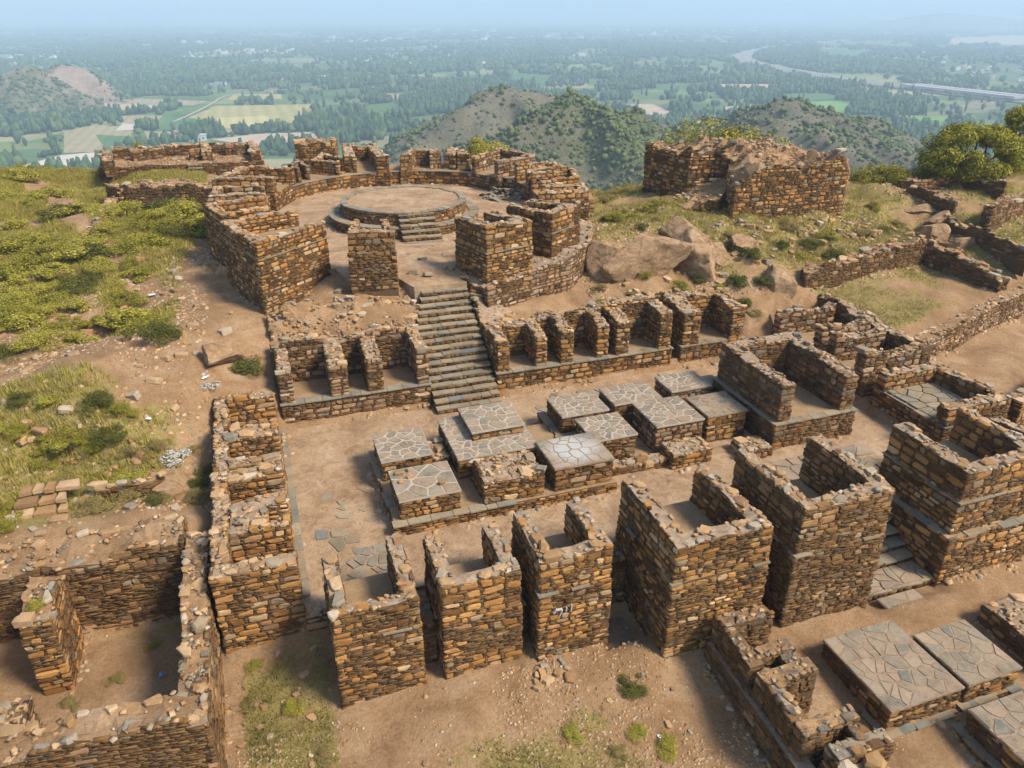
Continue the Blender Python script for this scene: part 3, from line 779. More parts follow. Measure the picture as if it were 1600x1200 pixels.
# front row of cells, each on a tall podium, open to the court
FR = 'front row of tall cells along the court'
def front_cell(label, x0, y0, x1, y1, zf, zt, zb=-1.9, **k):
    return chapel('monastery_cell', label, [(x0, y0), (x1, y0), (x1, y1), (x0, y1)], zb, zf, zt, zvis=-1.75, group=FR, **k)
def c1top(x, y): return 1.72 + (.22 if x > 1.9 else 0) * (y > 15) + (y - 14.5) * .04
front_cell('leftmost tall stone cell of the front row, nearest the grassy alley', .3, 14.5, 2.52, 16.85, .88, c1top, t=.42).done()
front_cell('second tall stone cell from the left in the front row', 3.05, 14.4, 5.25, 16.6, .85, slope_top(1.92, 0, .03, 0, 14.4), t=.45).done()
c3 = front_cell('third front cell with white painted marks on its outer face', 5.62, 14.15, 7.76, 16.5, 1.2, slope_top(2.25, .03, .02, 6, 14), t=.45)
def strokes(th, lines, y, w=.026):
    V, F = [], []
    dabs = []
    for (xa, za, xb, zb_) in lines:
        for q in range(3):
            if R.random() < .85: f0, f1 = q / 3 + .02, (q + 1) / 3 - R.uniform(0, .06); dabs.append((xa + (xb - xa) * f0, za + (zb_ - za) * f0, xa + (xb - xa) * f1, za + (zb_ - za) * f1))
    for (xa, za, xb, zb_) in dabs:
        d = Vector((xb - xa, zb_ - za)).normalized(); n_ = Vector((-d.y, d.x)) * w / 2; k = len(V)
        for yy in (y, y + .09):
            V += [(xa - n_.x, yy, za - n_.y), (xb - n_.x, yy, zb_ - n_.y), (xb + n_.x, yy, zb_ + n_.y), (xa + n_.x, yy, za + n_.y)]
        F += [(k, k + 1, k + 2, k + 3), (k, k + 1, k + 5, k + 4), (k + 1, k + 2, k + 6, k + 5), (k + 2, k + 3, k + 7, k + 6), (k + 3, k, k + 4, k + 7)]
    o = th.part('painted_mark', V, F, M_white); o['label'] = 'white painted strokes like the number 711'
gx0, gz0 = 6.08, .42
strokes(c3, [(gx0 - .06, gz0 + .1, gx0 + .02, gz0 + .19), (gx0 + .02, gz0 + .19, gx0 + .2, gz0 + .17), (gx0 + .2, gz0 + .17, gx0 + .11, gz0 - .05), (gx0 + .33, gz0 + .2, gx0 + .28, gz0 + .02), (gx0 + .47, gz0 + .26, gx0 + .45, gz0 + .02)], 14.15 - .062)
c3.done()
c4 = front_cell('broad front cell beside the stepped zigzag wall', 9.0, 13.15, 12.05, 16.45, 1.45, slope_top(2.68, -.03, .0, 9, 13), t=.52); c4.done()
front_cell('tall front cell left of the descending stairs', 12.82, 13.08, 15.98, 16.35, 1.45, slope_top(2.95, .02, .01, 13, 13), t=.5).done()
c6 = front_cell('big dark cell right of the descending stairs', 19.2, 13.5, 22.6, 16.65, 1.48, slope_top(2.5, .02, .02, 19, 13), t=.55, sm=M_stone, caps=7, sprob=.95)
masonry(c6, 'plinth', [(19.0, 13.3), (22.7, 13.3), (22.7, 16.8), (19.0, 16.8)], -1.9, .25, zvis=-1.7, caps=0, rag=0)
slab_string(c6, [(19.0, 13.3), (22.7, 13.3), (22.7, 16.8), (19.0, 16.8)], .28, prob=.8)
c6.done()
front_cell('cell at the right edge of the frame beyond the big dark cell', 23.4, 13.2, 26.2, 16.4, .9, slope_top(2.2), t=.5).done()

th = Thing('low_wall', 'dark recessed wall closing the gap between the third and fourth front cells', 'wall', (8.4, 15.8, -1.7))
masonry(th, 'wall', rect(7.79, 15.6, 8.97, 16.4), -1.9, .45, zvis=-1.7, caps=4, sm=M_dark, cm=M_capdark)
paving(th, rect(7.8, 14.1, 8.95, 15.55), -1.5, .4, bedmat=M_floor, over=0); th.done()
for (xa, xb, lab) in ((2.55, 3.02, 'rough masonry plugging the slit between the first two front cells'), (5.28, 5.6, 'rough masonry plugging the slit between the second and third front cells'), (12.08, 12.8, 'tumbled masonry in the slit between the two broad front cells')):
    th = Thing('low_wall', lab, 'wall', ((xa + xb) / 2, 15.6, -1.7))
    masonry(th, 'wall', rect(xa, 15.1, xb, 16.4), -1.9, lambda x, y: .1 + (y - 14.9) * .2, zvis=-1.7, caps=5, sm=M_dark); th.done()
th = Thing('low_wall', 'tumbled boulders retaining the open end of the court in the alley', 'wall', (.0, 17, -1.4))
masonry(th, 'wall', rect(-.28, 16.75, .28, 17.15), -1.6, -.02, zvis=-1.4, caps=5); th.done()

# flagged steps going down between the cells at the right
th = Thing('staircase', 'flagged steps descending between the two right front cells', 'stairs', (17.6, 15.2, -1.6))
def step_run(th, x0, x1, ys, zs, m=M_slab, back=None, n=4, nose=.03, overs=0.0):
    """steps ascend with y: step i has its nosing at ys[i] and its tread at zs[i]"""
    for i, (y, z) in enumerate(zip(ys, zs)):
        yb = ys[i + 1] + .12 if i + 1 < len(ys) else (back or y + .5)
        a, b = (x0[i], x1[i]) if isinstance(x0, (list, tuple)) else (x0, x1)
        zl = (zs[i - 1] - .15) if i else z - .4
        V = [(a, y, zl), (b, y, zl), (b, yb, zl), (a, yb, zl), (a, y, z - .07), (b, y, z - .07), (b, yb, z - .07), (a, yb, z - .07)]
        st = th.part('step', V, [(0, 1, 5, 4), (1, 2, 6, 5), (3, 0, 4, 7), (4, 5, 6, 7)], M_core)
        # riser stones
        t = a
        while t < b - .05:
            w = min(R.uniform(.15, .45), b - t); hh = z - .07 - zl - .15 if i else .2
            th.boxes.append((t + w / 2, y + .03, z - .07 - max(.06, hh) / 2, 0, w / 2 - .008, .05, max(.06, hh) * .48, R.uniform(-.03, .03))); t += w
        t = a - overs
        while t < b + overs - .05:
            w = min(R.uniform(.35, .95), b + overs - t)
            if b + overs - t - w < .2: w = b + overs - t
            f = y - nose + R.uniform(-.04, .03); zt = z + R.uniform(-.02, .015); zr = R.uniform(-.02, .02)
            V = [(t + .008, f, zt - .06), (t + w - .008, f + R.uniform(-.04, .04), zt - .06), (t + w - .008, yb - .02, zt - .06), (t + .008, yb - .02, zt - .06)]
            V += [(p[0], p[1], zt + (zr if k in (1, 2) else 0)) for k, p in enumerate(V)]
            th.part('tread_slab', V, [(0, 1, 5, 4), (1, 2, 6, 5), (2, 3, 7, 6), (3, 0, 4, 7), (4, 5, 6, 7)], m, st); t += w
ys = [13.45, 14.35, 14.75, 15.15, 15.55, 15.95, 16.35]; zs = [-1.32, -1.1, -.88, -.66, -.44, -.22, -.02]
step_run(th, 16.02, 18.98, ys, zs, back=17.0)
paving(th, rect(16.05, 13.5, 18.95, 14.3), -1.3, .45, bed=False); th.done()
th = Thing('step_block', 'small slab topped block in front of the descending stairs', 'step', (17.2, 13.0, -1.6))
masonry(th, 'block', rect(16.6, 12.75, 18.0, 13.25), -1.8, -1.42, caps=0, rag=0); paving(th, rect(16.6, 12.75, 18.0, 13.25), -1.38, .5, bedmat=M_floor); th.done()
th = Thing('paving', 'crazy paving laid in the court passage behind the right cells', 'paving', (19, 18, 0))
paving(th, rect(16.1, 17.1, 21.0, 19.3), .03, .62, bed=False, keep=.85, joint=.03, name='paving_slab', over=0); th.done()

# votive platforms in the court
def votive(label, x0, y0, x1, y1, zb, zt, size=.33, top='paved', plinth=None, group='small votive platforms in the court', bedmat=None, sm=None, joint=.04, fm=None):
    th = Thing('votive_platform', label, 'platform', ((x0 + x1) / 2, (y0 + y1) / 2, zb), group)
    if plinth:
        e, h = plinth
        masonry(th, 'plinth', rect(x0 - e, y0 - e, x1 + e, y1 + e), zb - .1, zb + h, caps=0, rag=0, topmat=M_floor); slab_string(th, rect(x0 - e, y0 - e, x1 + e, y1 + e), zb + h + .01, prob=.8)
        zb2 = zb + h - .02
    else: zb2 = zb - .1
    if top == 'paved':
        masonry(th, 'body', rect(x0, y0, x1, y1), zb2, zt - .06, caps=0, rag=0, sm=sm); paving(th, rect(x0, y0, x1, y1), zt, size, joint=joint, bedmat=bedmat, m=fm)
    else:
        masonry(th, 'body', rect(x0, y0, x1, y1), zb2, zt - .02, caps=9 if top == 'rubble' else 5, rag=.05, sm=sm, capsz=1.2)
    return th
th = Thing('stone_plinth', 'long low stepped plinth carrying the left group of votive platforms', 'plinth', (6.6, 21.8, 0))
masonry(th, 'plinth', rect(2.72, 19.42, 10.55, 24.2), -.1, .38, caps=0, rag=0, topmat=M_floor); slab_string(th, rect(2.72, 19.42, 10.55, 24.2), .42, prob=.75, depth=.3); th.done()
votive('crazy paved votive platform at the far left of the group', 2.86, 22.1, 4.62, 24.02, .38, 1.2).done()
t2 = votive('votive platform with loose slabs and broken stones, nearest the court corner', 3.0, 19.68, 4.98, 21.5, .38, 1.15, .55, 'paved', joint=.04)
for (x, y, s) in ((3.3, 21.2, .36), (3.55, 20.9, .3), (3.25, 20.7, .26), (4.5, 20.2, .3), (3.6, 21.3, .22)):
    t2.stone(t2.root, 'loose_stone', (x, y, 1.2), (-math.pi / 2 + .1, .1, R.uniform(0, 6)), (s, .12, s * .7), M_cap, 1)
t2.done()
big = votive('largest paved votive platform with a raised paved second tier', 5.4, 21.4, 8.3, 24.4, .38, 1.2)
masonry(big, 'upper_tier', rect(6.2, 22.42, 8.15, 24.3), 1.15, 1.5, caps=0, rag=0); paving(big, rect(6.2, 22.42, 8.15, 24.3), 1.56, .42, joint=.045); big.done()
votive('votive platform whose top is broken rubble', 5.78, 19.6, 7.9, 21.2, .0, 1.22, top='rubble').done()
s5 = votive('paved votive platform with a white salt patch on top', 8.27, 19.6, 10.42, 21.45, .0, 1.3, .45, joint=.02, fm=M_salt, bedmat=M_topearth)
s5.done()
votive('narrow paved platform behind the one with the white salt patch', 10.35, 21.0, 12.05, 22.7, .0, 1.2).done()
votive('paved votive platform on a stepped plinth facing the main stairs', 9.95, 23.05, 11.88, 24.65, .0, 1.2, plinth=(.28, .45)).done()
votive('paved votive platform second from the back, below the right niches', 12.28, 23.3, 14.32, 24.75, .0, 1.2).done()
votive('rearmost paved votive platform by the high shrine wall', 14.98, 23.58, 16.8, 25.0, .0, 1.2).done()
votive('paved votive platform over a dark passage in the middle of the right group', 13.0, 21.2, 14.98, 23.15, .0, 1.2).done()
votive('darker paved votive platform close against the high shrine', 15.23, 21.25, 16.95, 22.9, .0, 1.2, bedmat=M_topearth).done()
votive('low broken platform with a red earth top', 13.1, 20.05, 14.75, 21.05, .0, .6, top='worn').done()
votive('very low broken kerb of flat stones beside the salt patched platform', 10.5, 20.3, 13.0, 20.9, -.1, .3, top='worn').done()
votive('small low rubble platform at the foot of the high shrine', 15.9, 19.6, 17.1, 20.6, -.1, .4, top='rubble').done()
votive('small dark slab platform behind the rearmost platforms', 17.0, 24.2, 17.9, 25.2, -.1, .75, bedmat=M_topearth).done()
votive('little heap of flat slates between the left platforms', 4.7, 22.3, 5.3, 23.7, .38, .75, top='rubble').done()

# platforms of the lower right court
GR2 = 'low platforms in the lower right court'
votive('large grey paved platform in the lower right court', 13.32, 9.4, 15.65, 11.9, -1.7, -.72, .42, plinth=(.16, .22), group=GR2, bedmat=M_topearth, sm=M_stone, joint=.03).done()
votive('second grey paved platform, right of the large one', 15.85, 9.4, 17.66, 11.22, -1.7, -.72, .4, plinth=(.14, .3), group=GR2, bedmat=M_topearth, joint=.03).done()
votive('broken edged platform in the bottom right corner', 15.2, 6.2, 18.2, 8.78, -1.7, -.72, .45, plinth=(.16, .3), group=GR2, bedmat=M_topearth, joint=.03).done()
votive('earth topped platform at the right edge below the big dark cell', 18.8, 9.4, 21.5, 11.6, -1.7, -.75, top='worn', group=GR2).done()

# zigzag wall of small niches
th = Thing('niche_wall', 'dark lichened zigzag wall of small stepped niches at the lower right', 'wall', (11, 10.8, -1.7))
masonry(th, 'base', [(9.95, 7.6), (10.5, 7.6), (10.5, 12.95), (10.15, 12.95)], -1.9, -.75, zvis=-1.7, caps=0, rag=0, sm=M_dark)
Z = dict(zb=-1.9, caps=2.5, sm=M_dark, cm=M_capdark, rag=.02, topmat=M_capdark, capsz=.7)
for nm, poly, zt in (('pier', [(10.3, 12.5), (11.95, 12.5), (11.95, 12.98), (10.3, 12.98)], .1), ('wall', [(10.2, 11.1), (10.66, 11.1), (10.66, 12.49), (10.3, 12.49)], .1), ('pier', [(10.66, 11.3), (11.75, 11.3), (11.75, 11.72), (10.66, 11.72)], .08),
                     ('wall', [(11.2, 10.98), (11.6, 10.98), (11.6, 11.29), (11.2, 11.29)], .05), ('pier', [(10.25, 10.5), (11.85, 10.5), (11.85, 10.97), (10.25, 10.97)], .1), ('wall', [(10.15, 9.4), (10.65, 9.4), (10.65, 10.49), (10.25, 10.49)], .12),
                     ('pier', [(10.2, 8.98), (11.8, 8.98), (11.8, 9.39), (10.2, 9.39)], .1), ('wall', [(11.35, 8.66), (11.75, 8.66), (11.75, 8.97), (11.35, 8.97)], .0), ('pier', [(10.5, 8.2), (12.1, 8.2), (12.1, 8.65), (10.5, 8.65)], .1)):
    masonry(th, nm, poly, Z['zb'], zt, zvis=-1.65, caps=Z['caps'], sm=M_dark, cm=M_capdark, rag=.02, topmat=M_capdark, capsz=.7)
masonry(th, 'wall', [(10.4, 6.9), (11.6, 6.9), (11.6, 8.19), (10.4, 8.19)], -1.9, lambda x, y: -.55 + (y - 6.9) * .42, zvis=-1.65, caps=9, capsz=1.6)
th.done()

# niches along the back of the court and the great staircase
def niche_row(label, x0, x1, piers, backtop, ybk, zt, end=None):
    th = Thing('niche_row', label, 'ruin', ((x0 + x1) / 2, 28.5, 0))
    masonry(th, 'podium', rect(x0, 27.72, x1, ybk + .5), -.2, 1.05, zvis=-.02, caps=0, rag=0, topmat=M_floor, sc=1.1); slab_string(th, rect(x0, 27.72, x1, ybk + .5), 1.085, prob=.97, depth=.42, name='edge_slab')
    masonry(th, 'back_wall', rect(x0, ybk, x1, ybk + .6), 1.0, backtop, zvis=1.08, caps=7, rag=.1)
    for (a, b, h) in piers:
        masonry(th, 'pier', rect(a, 27.8, b, ybk - .02), 1.03, (lambda h: lambda x, y: h + (y - 27.8) * .15)(h), zvis=1.09, caps=6, rag=.05, skip=(2,), capsz=.9)
    return th
niche_row('left row of broken niches beside the great staircase', -.15, 5.92, [(-.12, .4, 2.4), (1.84, 2.55, 2.4), (3.34, 3.98, 2.4), (5.38, 5.9, 2.55)], lambda x, y: 2.75 + .2 * math.sin(x * 1.7), 29.75, True).done()
niche_row('right row of narrow niches below the grassy bank', 8.86, 17.38, [(8.9, 9.44, 2.42), (10.66, 11.16, 2.42), (11.83, 12.42, 2.5), (13.56, 14.12, 2.6), (14.51, 15.16, 2.6), (16.69, 17.3, 2.75)], lambda x, y: 2.45 + (x - 9) * .07, 29.3, False).done()
niche_row('far right end niche standing on its own podium', 17.85, 21.3, [(17.93, 18.8, 2.6), (20.5, 21.2, 2.5)], lambda x, y: 2.8, 29.5, False).done()
th = Thing('staircase', 'great stone staircase climbing from the court to the round stupa', 'stairs', (7.35, 29.5, 0))
N = 18; ys = [26.9 + i * (32.1 - 26.9) / (N - 1) for i in range(N)]; zs = [.22 + i * (3.86 - .22) / (N - 1) for i in range(N)]
x0 = [5.94 + (0 if i < 12 else (i - 11) * .13) for i in range(N)]; x1 = [8.78 - (0 if i < 4 else .04) for i in range(N)]
step_run(th, x0, x1, ys, zs, back=32.8); th.done()
th = Thing('rubble_bank', 'rubble strewn bank of broken masonry left of the upper stairs', 'rubble', (3, 31, 2))
masonry(th, 'bank', [(-.2, 30.3), (5.85, 30.36), (6.4, 31.3), (6.0, 32.1), (4.2, 32.3), (1.5, 32.6), (-.2, 32.0)], 1.5, lambda x, y: 2.42 + (y - 30.3) * .5 + .1 * math.sin(x * 2.3), zvis=2.0, caps=5.5, rag=.16, capsz=1.35, sm=M_dark, topmat=M_ground)
th.done()
th = Thing('rubble_bank', 'heap of broken stones right of the upper stairs', 'rubble', (9.6, 30.5, 2))
masonry(th, 'bank', [(8.8, 29.95), (10.3, 29.95), (10.6, 30.8), (9.6, 31.2), (8.82, 31.8)], 1.5, lambda x, y: 2.6 + (y - 29.9) * .5 - (x - 8.8) * .22, zvis=2.0, caps=8, rag=.12, capsz=1.5); th.done()

# round stupa
SCX, SCY = 8.28, 43.6
def ringpts(r, n=44, cx=SCX, cy=SCY): return [(cx + r * math.cos(i / n * 6.28318), cy + r * math.sin(i / n * 6.28318)) for i in range(n)]
th = Thing('round_stupa', 'round two tier stupa base with a flat earth top and little front steps', 'stupa', (SCX, SCY, 4.0))
masonry(th, 'lower_drum', ringpts(4.32), 3.6, 4.6, zvis=3.95, caps=0, rag=0, topmat=M_floor)
masonry(th, 'upper_drum', ringpts(3.6), 4.55, 5.26, zvis=4.65, caps=0, rag=.02, topmat=M_court)
for r, z, w in ((4.34, 4.665, .55), (3.62, 5.33, .36)):
    n = 52 if r > 4 else 46
    for i in range(n):
        a0, a1 = (i + .04) / n * 6.28318, (i + .96) / n * 6.28318; ro = r + R.uniform(-.02, .03); ri = r - w - R.uniform(-.04, .08); zz = z + R.uniform(-.012, .012)
        c = [(SCX + q * math.cos(a), SCY + q * math.sin(a)) for q, a in ((ri, a0), (ro, a0), (ro, a1), (ri, a1))]
        V = [(p[0], p[1], zz - .07) for p in c] + [(p[0], p[1], zz) for p in c]
        th.part('coping_slab', V, [(0, 1, 5, 4), (1, 2, 6, 5), (2, 3, 7, 6), (3, 0, 4, 7), (4, 5, 6, 7)], M_slab)
ys = [38.2 + i * .36 for i in range(6)]; zs = [4.12 + i * .225 for i in range(6)]
step_run(th, [7.15 + i * .02 for i in range(6)], [9.3 - i * .02 for i in range(6)], ys, zs, back=40.3); th.done()

RC = (8.75, 45.3)
def arc(r, a0, a1, n): return [(RC[0] + r * math.cos(math.radians(a0 + (a1 - a0) * i / n)), RC[1] + r * math.sin(math.radians(a0 + (a1 - a0) * i / n))) for i in range(n + 1)]
th = Thing('ring_wall', 'curved podium wall closing the back of the round court', 'wall', (8.75, 53.6, 4.0)); Thing.LIMIT = 290
masonry(th, 'podium', arc(8.35, -22, 208, 28) + arc(11.4, 208, -22, 28), 3.0, 4.98, zvis=4.05, caps=0, rag=0, topmat=M_floor)
inner = arc(8.35, -22, 208, 40)
for a, b in zip(inner[:-1], inner[1:]):
    a, b = Vector(a), Vector(b); ci = (Vector(RC) - (a + b) / 2).normalized(); a2, b2 = a + ci * .05, b + ci * .05; a3, b3 = a - ci * .4, b - ci * .4; zz = 5.03 + R.uniform(-.006, .006)
    V = [(p.x, p.y, z) for z in (zz - .06, zz) for p in (a2, b2, b3, a3)]
    th.part('edge_slab', V, [(0, 1, 5, 4), (1, 2, 6, 5), (2, 3, 7, 6), (3, 0, 4, 7), (4, 5, 6, 7)], M_slab)
th.done()
CH = 'chapels round the stupa court'
def ring_chapel(label, q, zb, zf, zt, **k):
    kk = dict(t=.55, group=CH, zvis=zf + .02 if zf > 0 and zb >= zf else None); kk.update(k)
    return chapel('chapel', label, q, zb, zf, zt, **kk)
ring_chapel('big corner chapel at the left front of the round court', [(-0.18, 32.45, 6.35), (-1.70, 37.06, 6.35), (1.85, 38.25, 6.35), (2.99, 35.20, 6.35)], 2.8, 5.62, 6.3, sprob=.9, over=.02, zvis=3.0, inset=.02).done()
ring_chapel('narrow chapel just behind the big left corner chapel', [(-1.63, 38.29, 6.30), (-2.58, 41.62, 6.30), (0.57, 42.45, 6.30), (0.69, 39.45, 6.30)], 2.6, 5.5, 6.25, zvis=3.0, string=False).done()
ring_chapel('small thin walled chapel on the left of the round court', [(-2.40, 43.87, 6.15), (-1.91, 46.90, 6.15), (0.71, 46.19, 6.15), (0.67, 43.66, 6.15)], 3.0, 5.06, 6.1, t=.42, string=False).done()
ring_chapel('dark walled wide chapel at the back left of the round court', [(-2.31, 49.28, 6.10), (-0.25, 52.80, 6.10), (2.84, 51.50, 6.10), (1.26, 48.06, 6.10)], 3.0, 5.06, 6.05, t=.6, string=False).done()
ring_chapel('small dark chapel between two wider chapels at the back left', [(2.34, 53.24, 6.00), (3.37, 54.69, 6.00), (3.84, 52.48, 6.00), (2.93, 51.35, 6.00)], 3.5, 5.06, 5.95, t=.4, string=False, sm=M_dark, cm=M_capdark).done()
ring_chapel('chapel with a long low left wall at the back of the round court', [(4.05, 54.72, 6.00), (5.09, 57.15, 6.00), (6.49, 54.69, 6.00), (5.80, 53.07, 6.00)], 3.5, 5.06, 5.95, t=.45, string=False).done()
ring_chapel('large open chapel at the back, left of the gap', [(6.83, 59.52, 6.20), (9.29, 58.67, 6.20), (9.25, 53.02, 6.20), (6.28, 54.31, 6.20)], 3.0, 5.06, 6.1, t=.7, string=False, sc=1.15).done()
ring_chapel('open chapel at the back, right of the gap, with a clean back wall', [(11.25, 55.52, 6.15), (13.03, 55.22, 6.15), (13.13, 53.70, 6.15), (10.02, 53.35, 6.15)], 3.5, 5.06, 6.1, t=.5, string=False, sc=1.15).done()
ring_chapel('narrow chapel in front of the round green bush at the back', [(14.15, 55.48, 6.10), (15.06, 54.86, 6.10), (14.74, 52.06, 6.10), (13.16, 53.44, 6.10)], 3.5, 5.06, 6.05, t=.5, string=False, sc=1.1).done()
ring_chapel('deep chapel at the back right of the round court', [(17.53, 53.98, 6.15), (19.12, 50.51, 6.15), (15.73, 48.74, 6.15), (14.59, 51.23, 6.15)], 3.0, 5.06, 6.1, t=.55, string=False, sc=1.1).done()
ring_chapel('angled chapel behind the heap of slates', [(19.34, 48.85, 6.10), (19.89, 46.14, 6.10), (16.60, 45.16, 6.10), (16.52, 47.78, 6.10)], 3.0, 5.06, 6.05, t=.55, string=False).done()
ring_chapel('narrow slot chapel on the right of the round court', [(19.81, 45.21, 6.10), (18.90, 42.42, 6.10), (16.19, 41.73, 6.10), (16.64, 44.93, 6.10)], 3.0, 5.06, 6.05, t=.45, string=False).done()
ring_chapel('chapel with a tall outer corner at the far right of the round court', [(18.40, 40.71, 6.15), (17.73, 38.33, 6.15), (14.84, 38.80, 6.15), (15.93, 40.97, 6.15)], 2.2, 5.06, 6.1, t=.55, string=False, zvis=3.0).done()
ring_chapel('square chapel with dark left face right of the round court', [(13.47, 33.21, 6.40), (15.56, 34.63, 6.40), (13.46, 36.57, 6.40), (11.81, 35.32, 6.40)], 2.6, 5.4, 6.35, sprob=.8, over=.025, zvis=3.3).done()
ring_chapel('chapel forming the right side of the gate to the round court', [(9.55, 31.34, 6.45), (12.09, 32.16, 6.45), (10.82, 34.58, 6.45), (8.76, 33.94, 6.45)], 2.4, 5.3, 6.4, t=.62, sprob=.6, zvis=2.9).done()
ring_chapel('small square chapel forming the left side of the gate', [(3.59, 32.81, 6.45), (5.68, 32.43, 6.45), (5.79, 34.70, 6.45), (4.20, 34.99, 6.45)], 3.4, 5.5, 6.38, t=.42, string=False, zvis=3.75).done()
th = Thing('retaining_wall', 'curved rubble retaining wall bulging below the right chapels', 'wall', (14, 32, 2))
ow = [(9.40, 30.79, 3.70), (12.31, 31.86, 4.00), (14.20, 32.53, 4.15), (16.12, 34.41, 4.50), (17.44, 37.03, 4.80)]
ow = [p[:2] for p in ow]; iw = [(p[0] - 1.0, p[1] + 2.2) for p in ow]
masonry(th, 'wall', ow + iw[::-1], 1.4, lambda x, y: 3.85 + (x - 9.5) * .1, zvis=1.9, caps=3.5, rag=.08, sc=1.1); th.done()

# left block of cells beside the court
th = Thing('cell_block', 'block of roofless cells along the left side of the court', 'ruin', (-1.4, 22, 0))
masonry(th, 'podium', rect(-2.02, 17.45, -.34, 27.2), -.2, .25, caps=0, rag=0, topmat=M_floor)
masonry(th, 'outer_wall', [(-2.52, 17.5), (-2.05, 17.5), (-2.05, 27.62), (-2.52, 27.62)], -.6, lambda x, y: 1.75 + .12 * math.sin(y * 2.1), zvis=-.2, caps=9, rag=.1, capsz=1.1)
for (a, b, h, m) in ((27.05, 27.6, 1.85, None), (25.05, 25.5, 1.55, None), (24.25, 24.75, 1.75, None), (22.5, 23.05, 1.7, None), (21.35, 21.95, 1.95, None), (18.65, 19.15, 1.75, None)):
    masonry(th, 'cross_wall', rect(-2.04, a, -.36, b), .2, h, caps=8, rag=.08, capsz=1.1)
masonry(th, 'cross_wall', [(-2.04, 19.16), (-.95, 19.16), (-.95, 20.0), (-.37, 20.0), (-.37, 20.55), (-2.04, 20.55)], .2, 1.75, caps=5, rag=.1)
masonry(th, 'end_wall', rect(-2.52, 16.95, -.3, 17.48), -1.2, lambda x, y: 1.72 - (x + 2.5) * .02, zvis=-1.0, caps=8, rag=.06)
for k in range(14):
    y0 = 17.5 + k * .72; V = [(x, y, z) for z in (-.05, .1 + R.uniform(-.02, .02)) for x, y in ((-.33, y0), (-.1 + R.uniform(-.03, .03), y0), (-.1, y0 + .69), (-.33, y0 + .69))]
    th.part('kerb_slab', V, [(0, 1, 5, 4), (1, 2, 6, 5), (2, 3, 7, 6), (3, 0, 4, 7), (4, 5, 6, 7)], M_slab)
th.done()

# bottom left room
def room_wall(label, poly, zb, zt, zvis, name='room_wall', **k):
    xs = [p[0] for p in poly]; ys_ = [p[1] for p in poly]
    th = Thing(name, label, 'wall', (sum(xs) / len(xs), sum(ys_) / len(ys_), zb)); kk = dict(caps=7, rag=.14, capsz=1.25, topmat=M_ground); kk.update(k)
    masonry(th, 'wall', poly, zb, zt, zvis=zvis, **kk); th.done()
room_wall('right wall of the bottom left room, capped with tumbled stones', [(-3.35, 13.95), (-2.66, 13.87), (-2.66, 20.0), (-3.35, 20.0)], -1.9, lambda x, y: 1.1 + .16 * math.sin(y * 1.1) - (.2 if y < 15.5 else 0), -1.65)
room_wall('front wall of the bottom left room with salt stained face', [(-12.5, 13.95), (-2.6, 12.95), (-2.6, 13.85), (-12.5, 15.0)], -1.9, lambda x, y: 1.02 + .1 * math.sin(x * 1.3), -1.65, pbig=.35)
room_wall('back wall of the bottom left room with rubble piled on top', [(-13, 19.85), (-3.37, 19.72), (-3.37, 21.0), (-13, 21.4)], -1.9, lambda x, y: 1.12 + (y - 19.8) * .12 + (x + 3.4) * .035, -1.65, pbig=.62, caps=4.5)
room_wall('stub wall jutting into the bottom left room with a grass tuft on top', [(-7.32, 17.75), (-6.55, 17.75), (-6.6, 19.7), (-7.4, 19.7)], -1.9, .95, -1.65)
room_wall('low rubble stub at the left of the bottom left room', [(-7.9, 14.6), (-6.7, 14.5), (-6.75, 15.8), (-7.9, 15.8)], -1.9, lambda x, y: .7 - (y - 14.6) * .45, -1.65)
# retaining wall with overhanging shrubs and broken steps on the left bank
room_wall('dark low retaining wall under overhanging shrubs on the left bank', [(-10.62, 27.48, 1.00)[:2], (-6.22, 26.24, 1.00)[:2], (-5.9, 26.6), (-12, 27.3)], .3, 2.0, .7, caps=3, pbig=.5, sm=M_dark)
room_wall('short broken retaining wall topped with bright grass', [(-6.03, 23.78, 0.30)[:2], (-4.15, 23.72, 0.30)[:2], (-4.6, 23.4), (-6.3, 23.6)], -.2, 1.05, .1, caps=3, pbig=.6, sm=M_dark)
th = Thing('broken_steps', 'broken slab steps half buried in the left bank', 'steps', (-8, 23, .6))
for i in range(4):
    x = -8.7 + i * .12; y = 22.5 + i * .36; z = .82 + i * .2
    while x < -6.9 - i * .12:
        w = R.uniform(.3, .75); zz = z + R.uniform(-.03, .03); c = [(x, y + R.uniform(-.06, .06)), (x + w - .03, y + R.uniform(-.06, .06)), (x + w - .03 + R.uniform(-.08, .02), y + .42), (x + .05, y + .45)]
        V = [(p[0], p[1], zz - .13) for p in c] + [(p[0], p[1], zz + R.uniform(-.02, .02)) for p in c]
        th.part('step_slab', V, [(0, 1, 5, 4), (1, 2, 6, 5), (2, 3, 7, 6), (3, 0, 4, 7), (4, 5, 6, 7)], M_cap); x += w
th.done()
room_wall('leaning slabby wall end at the left edge', [(-9.6, 21.6), (-8.9, 21.5), (-8.9, 23.6), (-9.9, 23.8)], .2, 1.75, .8, pbig=.5)

